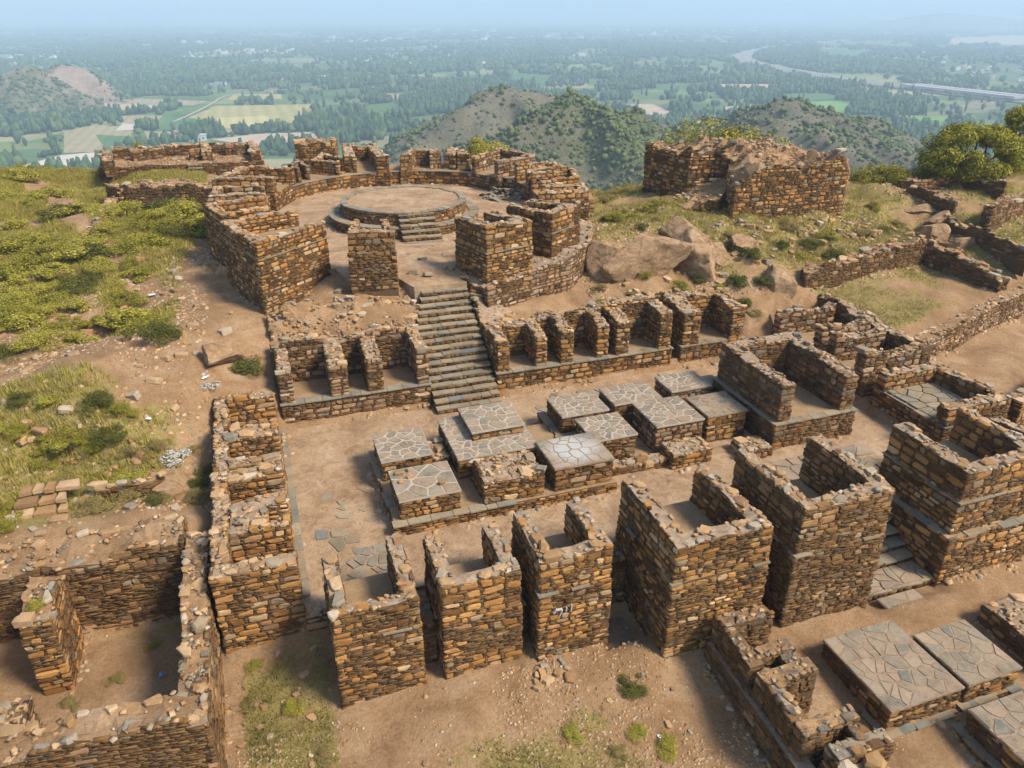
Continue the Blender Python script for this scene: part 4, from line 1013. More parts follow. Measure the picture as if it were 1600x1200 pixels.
# raised shrines right of the court
chapel('shrine', 'high shrine of two long walls on a podium at the right of the court', [(21.1, 24.3), (17.35, 24.3), (17.35, 20.0), (21.1, 20.0)], -.1, 1.12, lambda x, y: 2.55 + (y - 20) * .06, t=.62, zvis=0, sm=M_dark, cm=M_capdark, caps=6, sprob=.97, inset=.12).done()
chapel('shrine', 'low walled shrine with a paved floor beside the right passage', [(26.55, 17.9), (26.55, 21.55), (23.35, 21.55), (23.35, 17.9)], -.3, 1.02, 1.72, t=.5, zvis=-.1, caps=8, sm=M_stone, floor=M_slab).done()
th = Thing('paving', 'slate paving on the floor of the low walled right shrine', 'paving', (24.7, 19.8, 1.03)); paving(th, rect(23.5, 18.5, 25.95, 21.0), 1.06, .5, bed=False, over=0, joint=.02, m=M_slab, name='paving_slab'); th.done()
th = Thing('niche_row', 'right hand row of low broken chapels facing the high shrine', 'ruin', (25, 25.5, 0))
masonry(th, 'podium', rect(23.3, 22.0, 26.75, 28.2), -.3, 1.0, zvis=0, caps=0, rag=0, topmat=M_floor)
masonry(th, 'back_wall', [(26.15, 22.05), (26.72, 22.05), (27.2, 30.0), (26.6, 30.0)], .9, lambda x, y: 2.1 + .1 * math.sin(y * 3), zvis=1.0, caps=8, rag=.12, sm=M_dark)
for a, b, x in ((22.05, 22.6, 23.15), (24.05, 24.55, 23.35), (25.05, 25.6, 23.45), (27.4, 27.95, 23.0)):
    masonry(th, 'cross_wall', rect(x, a, 26.12, b), .9, lambda x, y: 2.15 + .1 * math.sin(x * 2.2), zvis=1.02, caps=8, rag=.12, capsz=1.15)
th.done()
room_wall('long straight wall bordering the bare right court', [(26.9, 22.75), (39.5, 26.45), (39.3, 27.05), (26.7, 23.4)], .3, lambda x, y: 2.0 + (x - 27) * .05, .75, caps=8, sc=.9, rag=.06, capsz=.8)
room_wall('low wall closing the bare right court at the edge of the frame', [(26.9, 17.75), (33.5, 20.1), (33.3, 20.65), (26.8, 18.4)], .0, 1.45, .2, caps=8, rag=.06, capsz=.8)
# terrace walls on the right slope
room_wall('sunlit terrace wall at the back of the grassy right field', [(25.93, 29.63, 2.20)[:2], (34.79, 30.79, 2.20)[:2], (35.4, 31.9), (26.3, 30.5)], 1.5, lambda x, y: 3.2 + (x - 26) * .065, 1.95, name='terrace_wall', pbig=.6)
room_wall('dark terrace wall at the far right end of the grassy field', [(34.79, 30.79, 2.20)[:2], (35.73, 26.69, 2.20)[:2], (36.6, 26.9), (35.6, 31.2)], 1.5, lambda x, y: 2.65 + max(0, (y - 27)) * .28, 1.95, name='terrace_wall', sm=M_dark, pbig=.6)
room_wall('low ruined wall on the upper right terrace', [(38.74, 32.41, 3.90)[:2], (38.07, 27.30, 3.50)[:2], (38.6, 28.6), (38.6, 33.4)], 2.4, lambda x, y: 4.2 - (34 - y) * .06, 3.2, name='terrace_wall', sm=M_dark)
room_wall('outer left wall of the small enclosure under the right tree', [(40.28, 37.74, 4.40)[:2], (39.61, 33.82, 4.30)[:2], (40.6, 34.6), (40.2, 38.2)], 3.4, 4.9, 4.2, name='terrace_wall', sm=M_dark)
room_wall('back wall of the small enclosure under the right tree', [(40.72, 38.19, 4.40)[:2], (44.34, 37.91, 4.50)[:2], (46, 39.2), (40.3, 38.8)], 3.4, 5.2, 4.3, name='terrace_wall')
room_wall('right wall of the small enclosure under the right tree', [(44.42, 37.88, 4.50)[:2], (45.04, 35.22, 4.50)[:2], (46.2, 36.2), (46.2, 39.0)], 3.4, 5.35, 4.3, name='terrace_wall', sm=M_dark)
room_wall('front wall of the small enclosure under the right tree', [(39.99, 31.67, 4.20)[:2], (44.91, 33.12, 4.40)[:2], (45.4, 34.0), (40.4, 32.6)], 3.2, 5.0, 3.9, name='terrace_wall')

# big ruined block on the right slope
th = Thing('ruined_block', 'massive ruined rubble block on the right hilltop with a breached corner', 'ruin', (29, 40, 4)); 
def rb(x, y):
    z = 7.25 + .6 * math.exp(-((x - 28.6) / 1.3) ** 2 - ((y - 40.5) / 2.0) ** 2) + .22 * math.sin(x * 1.3) * math.cos(y * 1.1)
    z -= .75 * max(0, min(1, (x - 32.6) / 1.8)) + 1.3 * max(0, min(1, (27.4 - x) / 1.9)) * max(0, min(1, (39.4 - y) / 1.5))
    return z
masonry(th, 'wall', [(25.5, 36.0), (29.2, 35.85), (33.2, 36.0), (34.4, 37.2), (34.4, 44), (24.3, 44.4), (25.3, 40.6), (26.9, 40.3), (27.6, 39.2), (26.4, 38.2)], 2.8, rb, zvis=3.7, caps=4.0, rag=.32, capsz=1.5, topmat=M_ground)
th.done()
th = Thing('rubble_bank', 'ramp of fallen rubble and earth in the breach of the ruined block', 'rubble', (25.4, 39.2, 4.4))
masonry(th, 'bank', [(23.6, 38.0), (25.4, 37.2), (27.4, 38.6), (27.3, 40.2), (25.2, 40.5), (23.4, 39.8)], 3.6, lambda x, y: 4.75 + max(0, x - 23.6) * .32, zvis=4.5, caps=3.5, rag=.14, capsz=1.2, topmat=M_ground, pbig=.4); th.done()

# terraced platform far left
th = Thing('stone_platform', 'long low platform of broken cells at the back left with small steps', 'ruin', (-5, 66, 3))
pl = [(-11.40, 68.47, 3.00)[:2], (1.29, 67.29, 3.20)[:2], (1.21, 72.16, 3.80)[:2], (-11.74, 74.99, 3.40)[:2]]
masonry(th, 'podium', pl, 2.2, 3.95, zvis=2.9, caps=2, rag=.05, topmat=M_ground)
def seg(a, b, w):
    a, b = Vector(a[:2]), Vector(b[:2]); d = (b - a).normalized(); nn = Vector((-d.y, d.x)) * w / 2
    return [tuple(a - nn), tuple(b - nn), tuple(b + nn), tuple(a + nn)]
for a, b in (((-11.11, 71.20, 4.60), (-10.15, 66.03, 4.20)), ((-10.67, 72.40, 4.60), (-8.10, 72.92, 4.60)), ((-7.34, 73.02, 4.60), (-3.77, 72.52, 4.60)), ((-9.08, 71.11, 4.30), (-6.55, 71.58, 4.30)), ((-3.31, 72.73, 4.60), (0.78, 72.08, 4.60)), ((-3.45, 73.47, 4.50), (-3.11, 68.76, 4.40)), ((-4.59, 70.21, 4.20), (-3.28, 70.43, 4.20)), ((-1.72, 71.31, 4.30), (0.28, 71.34, 4.30)), ((0.55, 72.09, 4.50), (0.69, 67.43, 4.30))):
    masonry(th, 'cell_wall', seg(a, b, .8), 3.6, 4.75, zvis=3.9, caps=4, rag=.1, sc=1.3, capsz=1.4)
step_run(th, (-4.70, 67.55, 3.00)[0], (-3.57, 67.45, 3.00)[0], [(-4.11, 67.35, 3.00)[1] - .5 + i * .25 for i in range(4)], [3.2 + i * .25 for i in range(4)]); th.done()
room_wall('long rubble wall below the back left platform', [(-8.46, 56.92, 3.20)[:2], (-2.19, 54.38, 3.20)[:2], (-2.0, 56.5), (-8.2, 58.2)], 2.4, lambda x, y: 4.55 + .1 * math.sin(x), 3.0, name='terrace_wall', sm=M_dark, capsz=1.3)
room_wall('short stub at the left end of the long rubble wall', [(-9.34, 58.04, 3.20)[:2], (-8.41, 56.51, 3.20)[:2], (-8.7, 58.6), (-9.6, 58.6)], 2.4, 4.35, 3.0, name='terrace_wall')
room_wall('crumbling low wall running down the grassy left slope', [(-9.39, 49.02, 3.00)[:2], (-8.84, 49.27, 3.00)[:2], (-8.56, 56.24, 3.10)[:2], (-9.30, 56.88, 3.10)[:2]], 2.2, 3.75, 2.8, name='terrace_wall', capsz=1.4, caps=6)
room_wall('high broken wall rising behind the left rear chapels', [(4.53, 64.86, 4.60)[:2], (7.09, 63.98, 4.60)[:2], (6.6, 62), (3.6, 62.5)], 3.0, 5.9, 4.4, name='terrace_wall', capsz=1.3)

# ------------------------------------------------------------------ the plain, hills, roads, houses and air
PZ = PLAIN_Z
def plain_material():
    m, nt, b = mat('plain_farmland', 0.95)
    pos = geo_pos(nt)
    mp = nt.nodes.new('ShaderNodeMapping'); mp.inputs['Scale'].default_value = (1 / 110, 1 / 75, 0); mp.inputs['Rotation'].default_value = (0, 0, .35); nt.links.new(pos, mp.inputs['Vector'])
    v = nt.nodes.new('ShaderNodeTexVoronoi'); v.distance = 'CHEBYCHEV'; v.inputs['Scale'].default_value = 1.0; nt.links.new(mp.outputs[0], v.inputs['Vector'])
    sep = nt.nodes.new('ShaderNodeSeparateColor'); nt.links.new(v.outputs['Color'], sep.inputs[0])
    r = ramp(nt, [(0.0, (0.07, 0.13, 0.035)), (0.3, (0.12, 0.20, 0.05)), (0.5, (0.09, 0.16, 0.045)), (0.64, (0.21, 0.25, 0.07)), (0.76, (0.34, 0.30, 0.12)), (0.88, (0.13, 0.21, 0.06)), (1.0, (0.42, 0.33, 0.20))])
    nt.links.new(sep.outputs[0], r.inputs[0])
    n = tex_noise(nt, 1 / 60, 6, 0.7, pos)
    r2 = ramp(nt, [(0.3, (0.7, 0.72, 0.7)), (0.7, (1.15, 1.12, 1.1))]); nt.links.new(n, r2.inputs[0])
    c = mix_col(nt, .8, r.outputs[0], r2.outputs[0], 'MULTIPLY')
    n3 = tex_noise(nt, 1 / 900, 5, 0.7, pos)
    r3 = ramp(nt, [(0.45, (0, 0, 0)), (0.6, (1, 1, 1))]); nt.links.new(n3, r3.inputs[0])
    c = mix_col(nt, math_node(nt, 'MULTIPLY', r3.outputs[0], .75), c, (0.04, 0.07, 0.028))
    nt.links.new(c, b.inputs['Base Color']); return m
M_plain = plain_material()
E_ = 26000.0
k = 24; xs_ = np.linspace(-E_, E_, k + 1); PX, PY = np.meshgrid(xs_, xs_)
V = np.stack([PX, PY, np.full_like(PX, PZ)], -1).reshape(-1, 3); ii = np.arange((k + 1) ** 2).reshape(k + 1, k + 1)
tag(mesh_obj('plain', V, np.stack([ii[:-1, :-1], ii[:-1, 1:], ii[1:, 1:], ii[1:, :-1]], -1).reshape(-1, 4), M_plain), None, None, kind='structure')

def field_mat(name, a, b_, rows=0.0):
    m, nt, b = mat(name, 0.95); pos = geo_pos(nt)
    r = ramp(nt, [(.3, a), (.7, b_)]); nt.links.new(tex_noise(nt, 1 / 25, 6, .75, pos), r.inputs[0]); c = r.outputs[0]
    if rows:
        w = nt.nodes.new('ShaderNodeTexWave'); w.inputs['Scale'].default_value = rows; w.inputs['Distortion'].default_value = .5; nt.links.new(pos, w.inputs['Vector'])
        rr = ramp(nt, [(0, (.8, .8, .8)), (1, (1.1, 1.1, 1.1))]); nt.links.new(w.outputs['Fac'], rr.inputs[0]); c = mix_col(nt, .6, c, rr.outputs[0], 'MULTIPLY')
    nt.links.new(c, b.inputs['Base Color']); return m
FM = {'yellow': field_mat('ripe_field', (.30, .26, .09), (.38, .33, .13), .02), 'bright': field_mat('stubble_field', (.42, .36, .14), (.46, .40, .17), .02), 'dirt': field_mat('bare_field', (.38, .28, .19), (.47, .37, .27)),
      'green': field_mat('green_crop', (.06, .13, .035), (.09, .17, .05), .03), 'vivid': field_mat('vivid_crop', (.12, .26, .04), (.16, .30, .06), .03), 'tan': field_mat('tan_field', (.26, .22, .11), (.34, .28, .16), .03), 'gravel': field_mat('riverbed_gravel', (.42, .36, .29), (.55, .49, .41))}
FIELDS = [('yellow', [(-61.07, 984.38, -95.00), (-31.22, 1114.02, -95.00), (102.50, 1092.50, -95.00), (48.76, 867.29, -95.00), (-17.70, 845.25, -95.00), (-30.82, 910.55, -95.00)]), ('bright', [(-28.89, 973.34, -95.00), (31.05, 977.99, -95.00), (31.13, 894.74, -95.00), (-17.70, 874.65, -95.00)]),
 ('dirt', [(-30.53, 804.58, -95.00), (11.64, 830.46, -95.00), (68.01, 825.44, -95.00), (67.39, 758.34, -95.00), (8.98, 750.27, -95.00)]), ('dirt', [(-207.66, 1136.11, -95.00), (-164.52, 1209.50, -95.00), (-90.78, 1158.81, -95.00), (-109.98, 1102.60, -95.00), (-136.02, 1055.05, -95.00), (-193.34, 1068.05, -95.00)]),
 ('tan', [(-166.64, 1227.78, -95.00), (-127.76, 1251.10, -95.00), (-36.08, 1174.15, -95.00), (-59.06, 1123.57, -95.00), (-157.38, 1181.65, -95.00)]), ('green', [(-147.02, 1276.88, -95.00), (-19.47, 1242.92, -95.00), (-23.59, 1178.70, -95.00), (-126.94, 1241.45, -95.00)]),
 ('tan', [(-175.03, 913.69, -95.00), (-151.74, 962.98, -95.00), (-108.02, 921.07, -95.00), (-104.79, 763.02, -95.00), (-150.72, 764.51, -95.00)]), ('gravel', [(-175.71, 697.30, -95.00), (-151.53, 754.42, -95.00), (-122.64, 761.95, -95.00), (-111.38, 692.75, -95.00), (-153.34, 672.95, -95.00)]),
 ('green', [(-82.61, 1023.49, -95.00), (-34.29, 963.04, -95.00), (-39.63, 897.61, -95.00), (-81.38, 881.56, -95.00)]), ('green', [(-140.51, 877.99, -95.00), (-105.69, 852.32, -95.00), (-110.05, 787.25, -95.00), (-125.93, 808.37, -95.00)]), ('tan', [(-133.83, 1034.56, -95.00), (-87.66, 1025.22, -95.00), (-91.18, 931.26, -95.00), (-122.48, 958.51, -95.00)]),
 ('green', [(122.04, 1278.53, -95.00), (180.30, 1269.84, -95.00), (163.15, 1180.27, -95.00), (116.17, 1196.39, -95.00)]), ('green', [(147.75, 1052.62, -95.00), (204.61, 1082.87, -95.00), (182.63, 939.07, -95.00), (146.30, 919.43, -95.00)]), ('tan', [(210.88, 1215.24, -95.00), (257.21, 1178.33, -95.00), (241.49, 1087.76, -95.00), (204.32, 1118.58, -95.00)]),
 ('green', [(529.95, 1544.75, -95.00), (598.51, 1466.61, -95.00), (485.20, 1249.81, -95.00), (446.83, 1302.45, -95.00)]), ('vivid', [(691.27, 890.51, -95.00), (780.07, 902.99, -95.00), (771.19, 846.75, -95.00), (662.09, 748.74, -95.00), (647.62, 813.72, -95.00)]), ('dirt', [(768.26, 1192.18, -95.00), (871.95, 1156.61, -95.00), (798.99, 1046.29, -95.00), (709.75, 1054.86, -95.00)]),
 ('dirt', [(592.77, 884.26, -95.00), (658.78, 901.66, -95.00), (629.75, 834.15, -95.00), (561.49, 822.51, -95.00)]), ('dirt', [(468.60, 958.67, -95.00), (524.79, 947.63, -95.00), (503.77, 863.07, -95.00), (449.62, 809.18, -95.00)]), ('green', [(1906.75, 2314.99, -95.00), (1952.65, 2097.46, -95.00), (1559.74, 1761.42, -95.00), (1530.16, 1838.83, -95.00)]),
 ('green', [(674.94, 1224.19, -95.00), (771.99, 1218.41, -95.00), (711.02, 1110.92, -95.00), (627.69, 1116.36, -95.00)]), ('vivid', [(742.96, 746.84, -95.00), (781.06, 707.93, -95.00), (720.00, 658.41, -95.00), (680.41, 671.99, -95.00)]), ('green', [(760.74, 1005.58, -95.00), (846.83, 997.07, -95.00), (823.60, 915.35, -95.00), (710.61, 909.28, -95.00)]),
 ('yellow', [(-5.90, 1268.59, -95.00), (62.14, 1245.25, -95.00), (57.45, 1168.96, -95.00), (-15.17, 1175.81, -95.00)]), ('green', [(-265.39, 1106.18, -95.00), (-229.33, 1136.15, -95.00), (-200.99, 1032.38, -95.00), (-241.85, 1010.79, -95.00)]), ('tan', [(-97.42, 891.99, -95.00), (-59.53, 874.06, -95.00), (-62.41, 811.26, -95.00), (-96.46, 814.55, -95.00)]),
 ('gravel', [(-125.66, 901.68, -95.00), (-124.03, 1005.98, -95.00), (-99.55, 997.58, -95.00), (-104.63, 904.48, -95.00)]), ('green', [(-34.73, 1084.26, -95.00), (-65.06, 1079.80, -95.00), (-80.84, 1029.46, -95.00), (-55.20, 1014.08, -95.00)]), ('dirt', [(3257.18, 3062.42, -95.00), (4123.18, 3370.68, -95.00), (2880.92, 2344.00, -95.00), (2523.77, 2336.14, -95.00)])]
FPOLY = []
for i, (kd, pl_) in enumerate(FIELDS):
    pl_ = ccw([p[:2] for p in pl_]); FPOLY.append(pl_); z = PZ + .35 + .08 * (i % 6) + (.6 if kd == 'bright' else 0)
    o = mesh_obj('field', [(p[0], p[1], z) for p in pl_], [tuple(range(len(pl_)))], FM[kd]); tag(o, None, None, kind='structure')

def ribbon(name, pts, width, z, m, off=0.0):
    P2 = [Vector(p[:2]) for p in pts]
    # Catmull-Rom
    out = []
    for i in range(len(P2) - 1):
        p0, p1, p2, p3 = P2[max(0, i - 1)], P2[i], P2[i + 1], P2[min(len(P2) - 1, i + 2)]
        for j in range(8):
            t = j / 8; out.append(.5 * ((2 * p1) + (p2 - p0) * t + (2 * p0 - 5 * p1 + 4 * p2 - p3) * t * t + (3 * p1 - p0 - 3 * p2 + p3) * t ** 3))
    out.append(P2[-1]); V, F = [], []
    for i, p in enumerate(out):
        d = (out[min(i + 1, len(out) - 1)] - out[max(0, i - 1)]).normalized(); nn = Vector((-d.y, d.x))
        for s in (-.5, .5):
            q = p + nn * (off + s * width); V.append((q.x, q.y, z))
        if i: F.append((2 * i - 2, 2 * i - 1, 2 * i + 1, 2 * i))
    o = mesh_obj(name, V, F, m); tag(o, None, None, kind='structure'); return out
M_road = field_mat('pale_asphalt', (.24, .23, .23), (.30, .29, .28)); M_verge = field_mat('road_verge', (.30, .25, .17), (.22, .22, .11))
HW = [(1046.59, 656.09, -95.00), (1024.97, 810.14, -95.00), (1023.85, 915.32, -95.00), (1035.22, 999.70, -95.00), (1033.93, 1157.09, -95.00), (1080.70, 1337.22, -95.00), (1140.88, 1545.07, -95.00), (1224.59, 1752.49, -95.00), (1362.21, 1967.67, -95.00), (1621.91, 2258.81, -95.00), (2004.34, 2578.25, -95.00), (2686.48, 3056.42, -95.00), (4328.90, 4510.82, -95.00)]
ribbon('road_embankment', HW, 62, PZ + 2.2, M_verge); hw = ribbon('motorway', HW, 15, PZ + 2.8, M_road, 11); ribbon('motorway', HW, 15, PZ + 2.8, M_road, -11)
TR = [(-73.06, 952.88, -95.00), (-60.44, 1002.96, -95.00), (-35.44, 1131.59, -95.00), (-19.45, 1233.11, -95.00), (12.72, 1283.22, -95.00)]
tr = ribbon('farm_track', TR, 3.5, PZ + 1.2, FM['dirt'])
th = Thing('viaduct', 'concrete motorway viaduct on piers crossing the plain at the right', 'bridge', (1007.83, 900.44, -95.00))
a_, b_ = Vector((1024.55, 1015.23, -95.00)[:2]), Vector((1017.52, 803.99, -95.00)[:2]); d_ = (b_ - a_).normalized(); n_ = Vector((-d_.y, d_.x)); M_conc = simple_earth('concrete', (.33, .32, .30), (.42, .41, .39), .05, .1)
for s in (-11, 11):
    c = [a_ + n_ * (s - 8), b_ + n_ * (s - 8), b_ + n_ * (s + 8), a_ + n_ * (s + 8)]
    th.part('deck', [(p.x, p.y, z) for z in (PZ + 5, PZ + 8) for p in c], [(0, 1, 5, 4), (1, 2, 6, 5), (2, 3, 7, 6), (3, 0, 4, 7), (4, 5, 6, 7), (3, 2, 1, 0)], M_conc)
for i in range(6):
    p = a_.lerp(b_, (i + .5) / 6)
    for s in (-11, 11):
        c = [p + n_ * (s + e1 * 6) + d_ * e2 * 1.6 for e1, e2 in ((-1, -1), (1, -1), (1, 1), (-1, 1))]
        th.part('pier', [(q.x, q.y, z) for z in (PZ - 1, PZ + 5) for q in c], [(0, 1, 5, 4), (1, 2, 6, 5), (2, 3, 7, 6), (3, 0, 4, 7)], M_conc)
th.done()

# hills
def hill_material(name, a, b_, g1, g2, amt, sc_=1.0):
    m, nt, b = mat(name, .95); pos = geo_pos(nt)
    r = ramp(nt, [(.3, a), (.7, b_)]); nt.links.new(tex_noise(nt, .05 * sc_, 8, .72, pos), r.inputs[0])
    n2 = tex_noise(nt, .45 * sc_, 6, .75, pos); r2 = ramp(nt, [(.3, (.6, .6, .6)), (.7, (1.2, 1.2, 1.2))]); nt.links.new(n2, r2.inputs[0])
    c = mix_col(nt, .9, r.outputs[0], r2.outputs[0], 'MULTIPLY')
    at = nt.nodes.new('ShaderNodeAttribute'); at.attribute_name = 'grass'
    g = math_node(nt, 'MULTIPLY', math_node(nt, 'SUBTRACT', math_node(nt, 'ADD', at.outputs['Fac'], tex_noise(nt, .09 * sc_, 7, .75, pos)), amt), 5.0, True)
    r3 = ramp(nt, [(.35, g1), (.65, g2)]); nt.links.new(tex_noise(nt, .3 * sc_, 5, .7, pos), r3.inputs[0])
    c = mix_col(nt, math_node(nt, 'MULTIPLY', g, .85), c, r3.outputs[0]); nt.links.new(c, b.inputs['Base Color'])
    bump(nt, b, n2, .9, 1.2 / sc_); return m
M_hill = hill_material('scrub_hill', (.11, .105, .065), (.19, .165, .105), (.05, .075, .024), (.13, .135, .045), .70)
M_quarry = hill_material('quarried_hill', (.27, .20, .14), (.36, .27, .195), (.06, .075, .03), (.11, .12, .05), .72, .35)
M_farhill = hill_material('far_hill', (.18, .16, .13), (.24, .21, .17), (.08, .09, .05), (.12, .12, .07), 1.0, .05)

def cone_field(X, Y, peaks, ridge, seed, wl):
    z = np.full(X.shape, -1e4)
    for (px, py, pz, sl_, rn) in peaks:
        dx, dy = X - px, Y - py; r = np.hypot(dx, dy); a = np.arctan2(dy, dx)
        w = 1 + .22 * np.sin(a * 5 + seed) + .15 * np.sin(a * 9 + seed * 2.1)
        z = np.maximum(z, pz - sl_ * w * (np.sqrt(r * r + rn * rn) - rn))
    rid = (1 - 4 * np.abs(vfbm(X, Y, 1 / (wl * 1.4), seed + 50, 3))) * ridge * .35
    return z + (vfbm(X, Y, 1 / wl, seed, 6) * ridge + rid) * np.clip((z - PZ) / 30 + .2, 0, 1)
def hill(name, m, peaks, step, ridge, seed, wl, greenf):
    rad = max((p[2] - PZ) / p[3] for p in peaks) * 1.15
    x0_, x1_ = min(p[0] for p in peaks) - rad, max(p[0] for p in peaks) + rad; y0_, y1_ = min(p[1] for p in peaks) - rad, max(p[1] for p in peaks) + rad
    gx_, gy_ = np.arange(x0_, x1_, step), np.arange(y0_, y1_, step); X, Y = np.meshgrid(gx_, gy_); Z = np.maximum(cone_field(X, Y, peaks, ridge, seed, wl), PZ - 3)
    ii = np.arange(X.size).reshape(X.shape); Fq = np.stack([ii[:-1, :-1], ii[:-1, 1:], ii[1:, 1:], ii[1:, :-1]], -1).reshape(-1, 4)
    keep = (Z.ravel()[Fq] > PZ - 2.9).any(1)
    o = mesh_obj(name, np.stack([X, Y, Z], -1).reshape(-1, 3), Fq[keep], m, smooth=True); tag(o, None, None, kind='structure')
    at = o.data.attributes.new('grass', 'FLOAT', 'POINT'); at.data.foreach_set('value', greenf(X.ravel(), Y.ravel()).astype(np.float32)); return o
HILLS = [(*(145.8, 436.3, -24.8), .66, 10), (*(137.9, 321.7, -18.4), .72, 9), (*(271.2, 333.7, -29.4), .50, 16), (*(256.4, 357.6, -35.2), .50, 12), (*(234.5, 372.3, -39.0), .50, 12), (*(218.9, 393.2, -42.6), .55, 9), (*(283.0, 310.4, -37.2), .5, 14), (*(230.8, 301.9, -31.0), .5, 10)]
pb = HILLS[1]
pa = HILLS[0]
def green1(x, y): return .30 * np.exp(-((x - pb[0] - 18) ** 2 + (y - pb[1] + 15) ** 2) / 42 ** 2) + .12 - .32 * np.exp(-((x - pa[0] + 18) ** 2 + (y - pa[1] + 20) ** 2) / 45 ** 2)
hill('scrub_hill', M_hill, HILLS, 2.4, 14, 11, 30, green1)
QH = [(*(-218.7, 1230.7, -54.6), .78, 12), (*(-250.7, 1173.5, -57.3), .7, 14), (*(-299.5, 1162.0, -59.9), .6, 18)]
qx, qy = QH[0][0], QH[0][1]
hill('quarried_hill', M_quarry, QH, 5, 22, 13, 60, lambda x, y: .42 - .55 * np.exp(-((x - qx - 22) ** 2 + (y - qy + 30) ** 2) / 34 ** 2) - .5 * np.exp(-((x - qx + 62) ** 2 + (y - qy + 40) ** 2) / 30 ** 2))
FH = [(*(5256.1, 4920.7, -2.5), .16, 200), (*(5915.6, 6782.7, -42.4), .12, 300), (*(5405.2, 4447.9, -42.5), .12, 200), (*(5566.7, 5745.6, -64.9), .10, 200)]
hill('far_hill', M_farhill, FH, 90, 60, 17, 900, lambda x, y: .1 + 0 * x)

# scattered low-poly crowns: scrub on the hills, woods on the plain
def blob_mesh(name, pts, m, poplar=None):
    """pts: x,y,z,width,height rows; every row a small irregular crown"""
    t = (1 + 5 ** .5) / 2
    ico = np.array([(-1, t, 0), (1, t, 0), (-1, -t, 0), (1, -t, 0), (0, -1, t), (0, 1, t), (0, -1, -t), (0, 1, -t), (t, 0, -1), (t, 0, 1), (-t, 0, -1), (-t, 0, 1)]) / math.hypot(1, t)
    fc = np.array([(0, 11, 5), (0, 5, 1), (0, 1, 7), (0, 7, 10), (0, 10, 11), (1, 5, 9), (5, 11, 4), (11, 10, 2), (10, 7, 6), (7, 1, 8), (3, 9, 4), (3, 4, 2), (3, 2, 6), (3, 6, 8), (3, 8, 9), (4, 9, 5), (2, 4, 11), (6, 2, 10), (8, 6, 7), (9, 8, 1)])
    n = len(pts); a = NR.uniform(0, 6.28, n); c, s = np.cos(a)[:, None], np.sin(a)[:, None]
    L = ico[None] * NR.uniform(.7, 1.25, (n, 12, 1)); X = L[:, :, 0] * c - L[:, :, 1] * s; Y = L[:, :, 0] * s + L[:, :, 1] * c
    V = np.stack([pts[:, 0:1] + X * pts[:, 3:4] * .5, pts[:, 1:2] + Y * pts[:, 3:4] * .5, pts[:, 2:3] + (L[:, :, 2] * .52 + .46) * pts[:, 4:5]], -1).reshape(-1, 3)
    F = (fc[None] + (np.arange(n) * 12)[:, None, None]).reshape(-1, 3)
    return mesh_obj(name, V, F, m)
M_wood = leaf_material('far_foliage', [(0, (.022, .05, .02)), (.4, (.035, .075, .026)), (.8, (.06, .105, .03)), (1, (.10, .14, .04))], .05)
M_scrub = leaf_material('hill_scrub', [(0, (.05, .075, .02)), (.5, (.08, .11, .028)), (1, (.14, .16, .045))], .05)
n = 90000; X = NR.uniform(min(p[0] for p in HILLS) - 120, max(p[0] for p in HILLS) + 120, n); Y = NR.uniform(min(p[1] for p in HILLS) - 140, max(p[1] for p in HILLS) + 60, n)
Z = cone_field(X, Y, HILLS, 14, 11, 30); g = vfbm(X, Y, 1 / 26, 77, 4) * 1.6 + green1(X, Y) * 2.2 - .42
k = (Z > PZ + 4) & (NR.uniform(0, 1, n) < np.clip(g + .6, .12, .95)); w = NR.uniform(.6, 1.0, k.sum()) ** 2 * 2.6 * (0.5 + NR.uniform(0, 1, k.sum()) ** 2)
o = blob_mesh('hill_scrub', np.stack([X[k], Y[k], Z[k] - .3, w, w * NR.uniform(.6, 1.0, k.sum())], -1), M_scrub); tag(o, 'dark green scrub dotted over the hills behind the ruins', None, kind='stuff')

n = 9000; X = NR.uniform(qx - 260, qx + 160, n); Y = NR.uniform(qy - 190, qy + 120, n); Z = cone_field(X, Y, QH, 22, 13, 60)
cut = np.exp(-((X - qx - 22) ** 2 + (Y - qy + 30) ** 2) / 34 ** 2) + np.exp(-((X - qx + 62) ** 2 + (Y - qy + 40) ** 2) / 30 ** 2)
k = (Z > PZ + 3) & (NR.uniform(0, 1, n) < .75 - cut + vfbm(X, Y, 1 / 60, 79, 3)); w = NR.uniform(2, 6.5, k.sum())
o = blob_mesh('hill_scrub', np.stack([X[k], Y[k], Z[k] - .5, w, w * .7], -1), M_scrub); tag(o, 'green scrub on the quarried hill at the far left', None, kind='stuff')
RD = np.array([(p.x, p.y) for p in list(hw) + list(tr)])
def open_ground(x, y):
    bad = np.zeros(x.shape, bool)
    for pl_ in FPOLY: bad |= poly_dist(pl_, x, y) < 3
    for i in range(0, len(RD)): bad |= np.hypot(x - RD[i, 0], y - RD[i, 1]) < 34
    bad |= cone_field(x, y, HILLS, 0, 1, 50) > PZ; bad |= cone_field(x, y, QH, 0, 1, 90) > PZ + 4; bad |= np.hypot(x - 8, y - 30) < 330
    return ~bad
ALLP = []
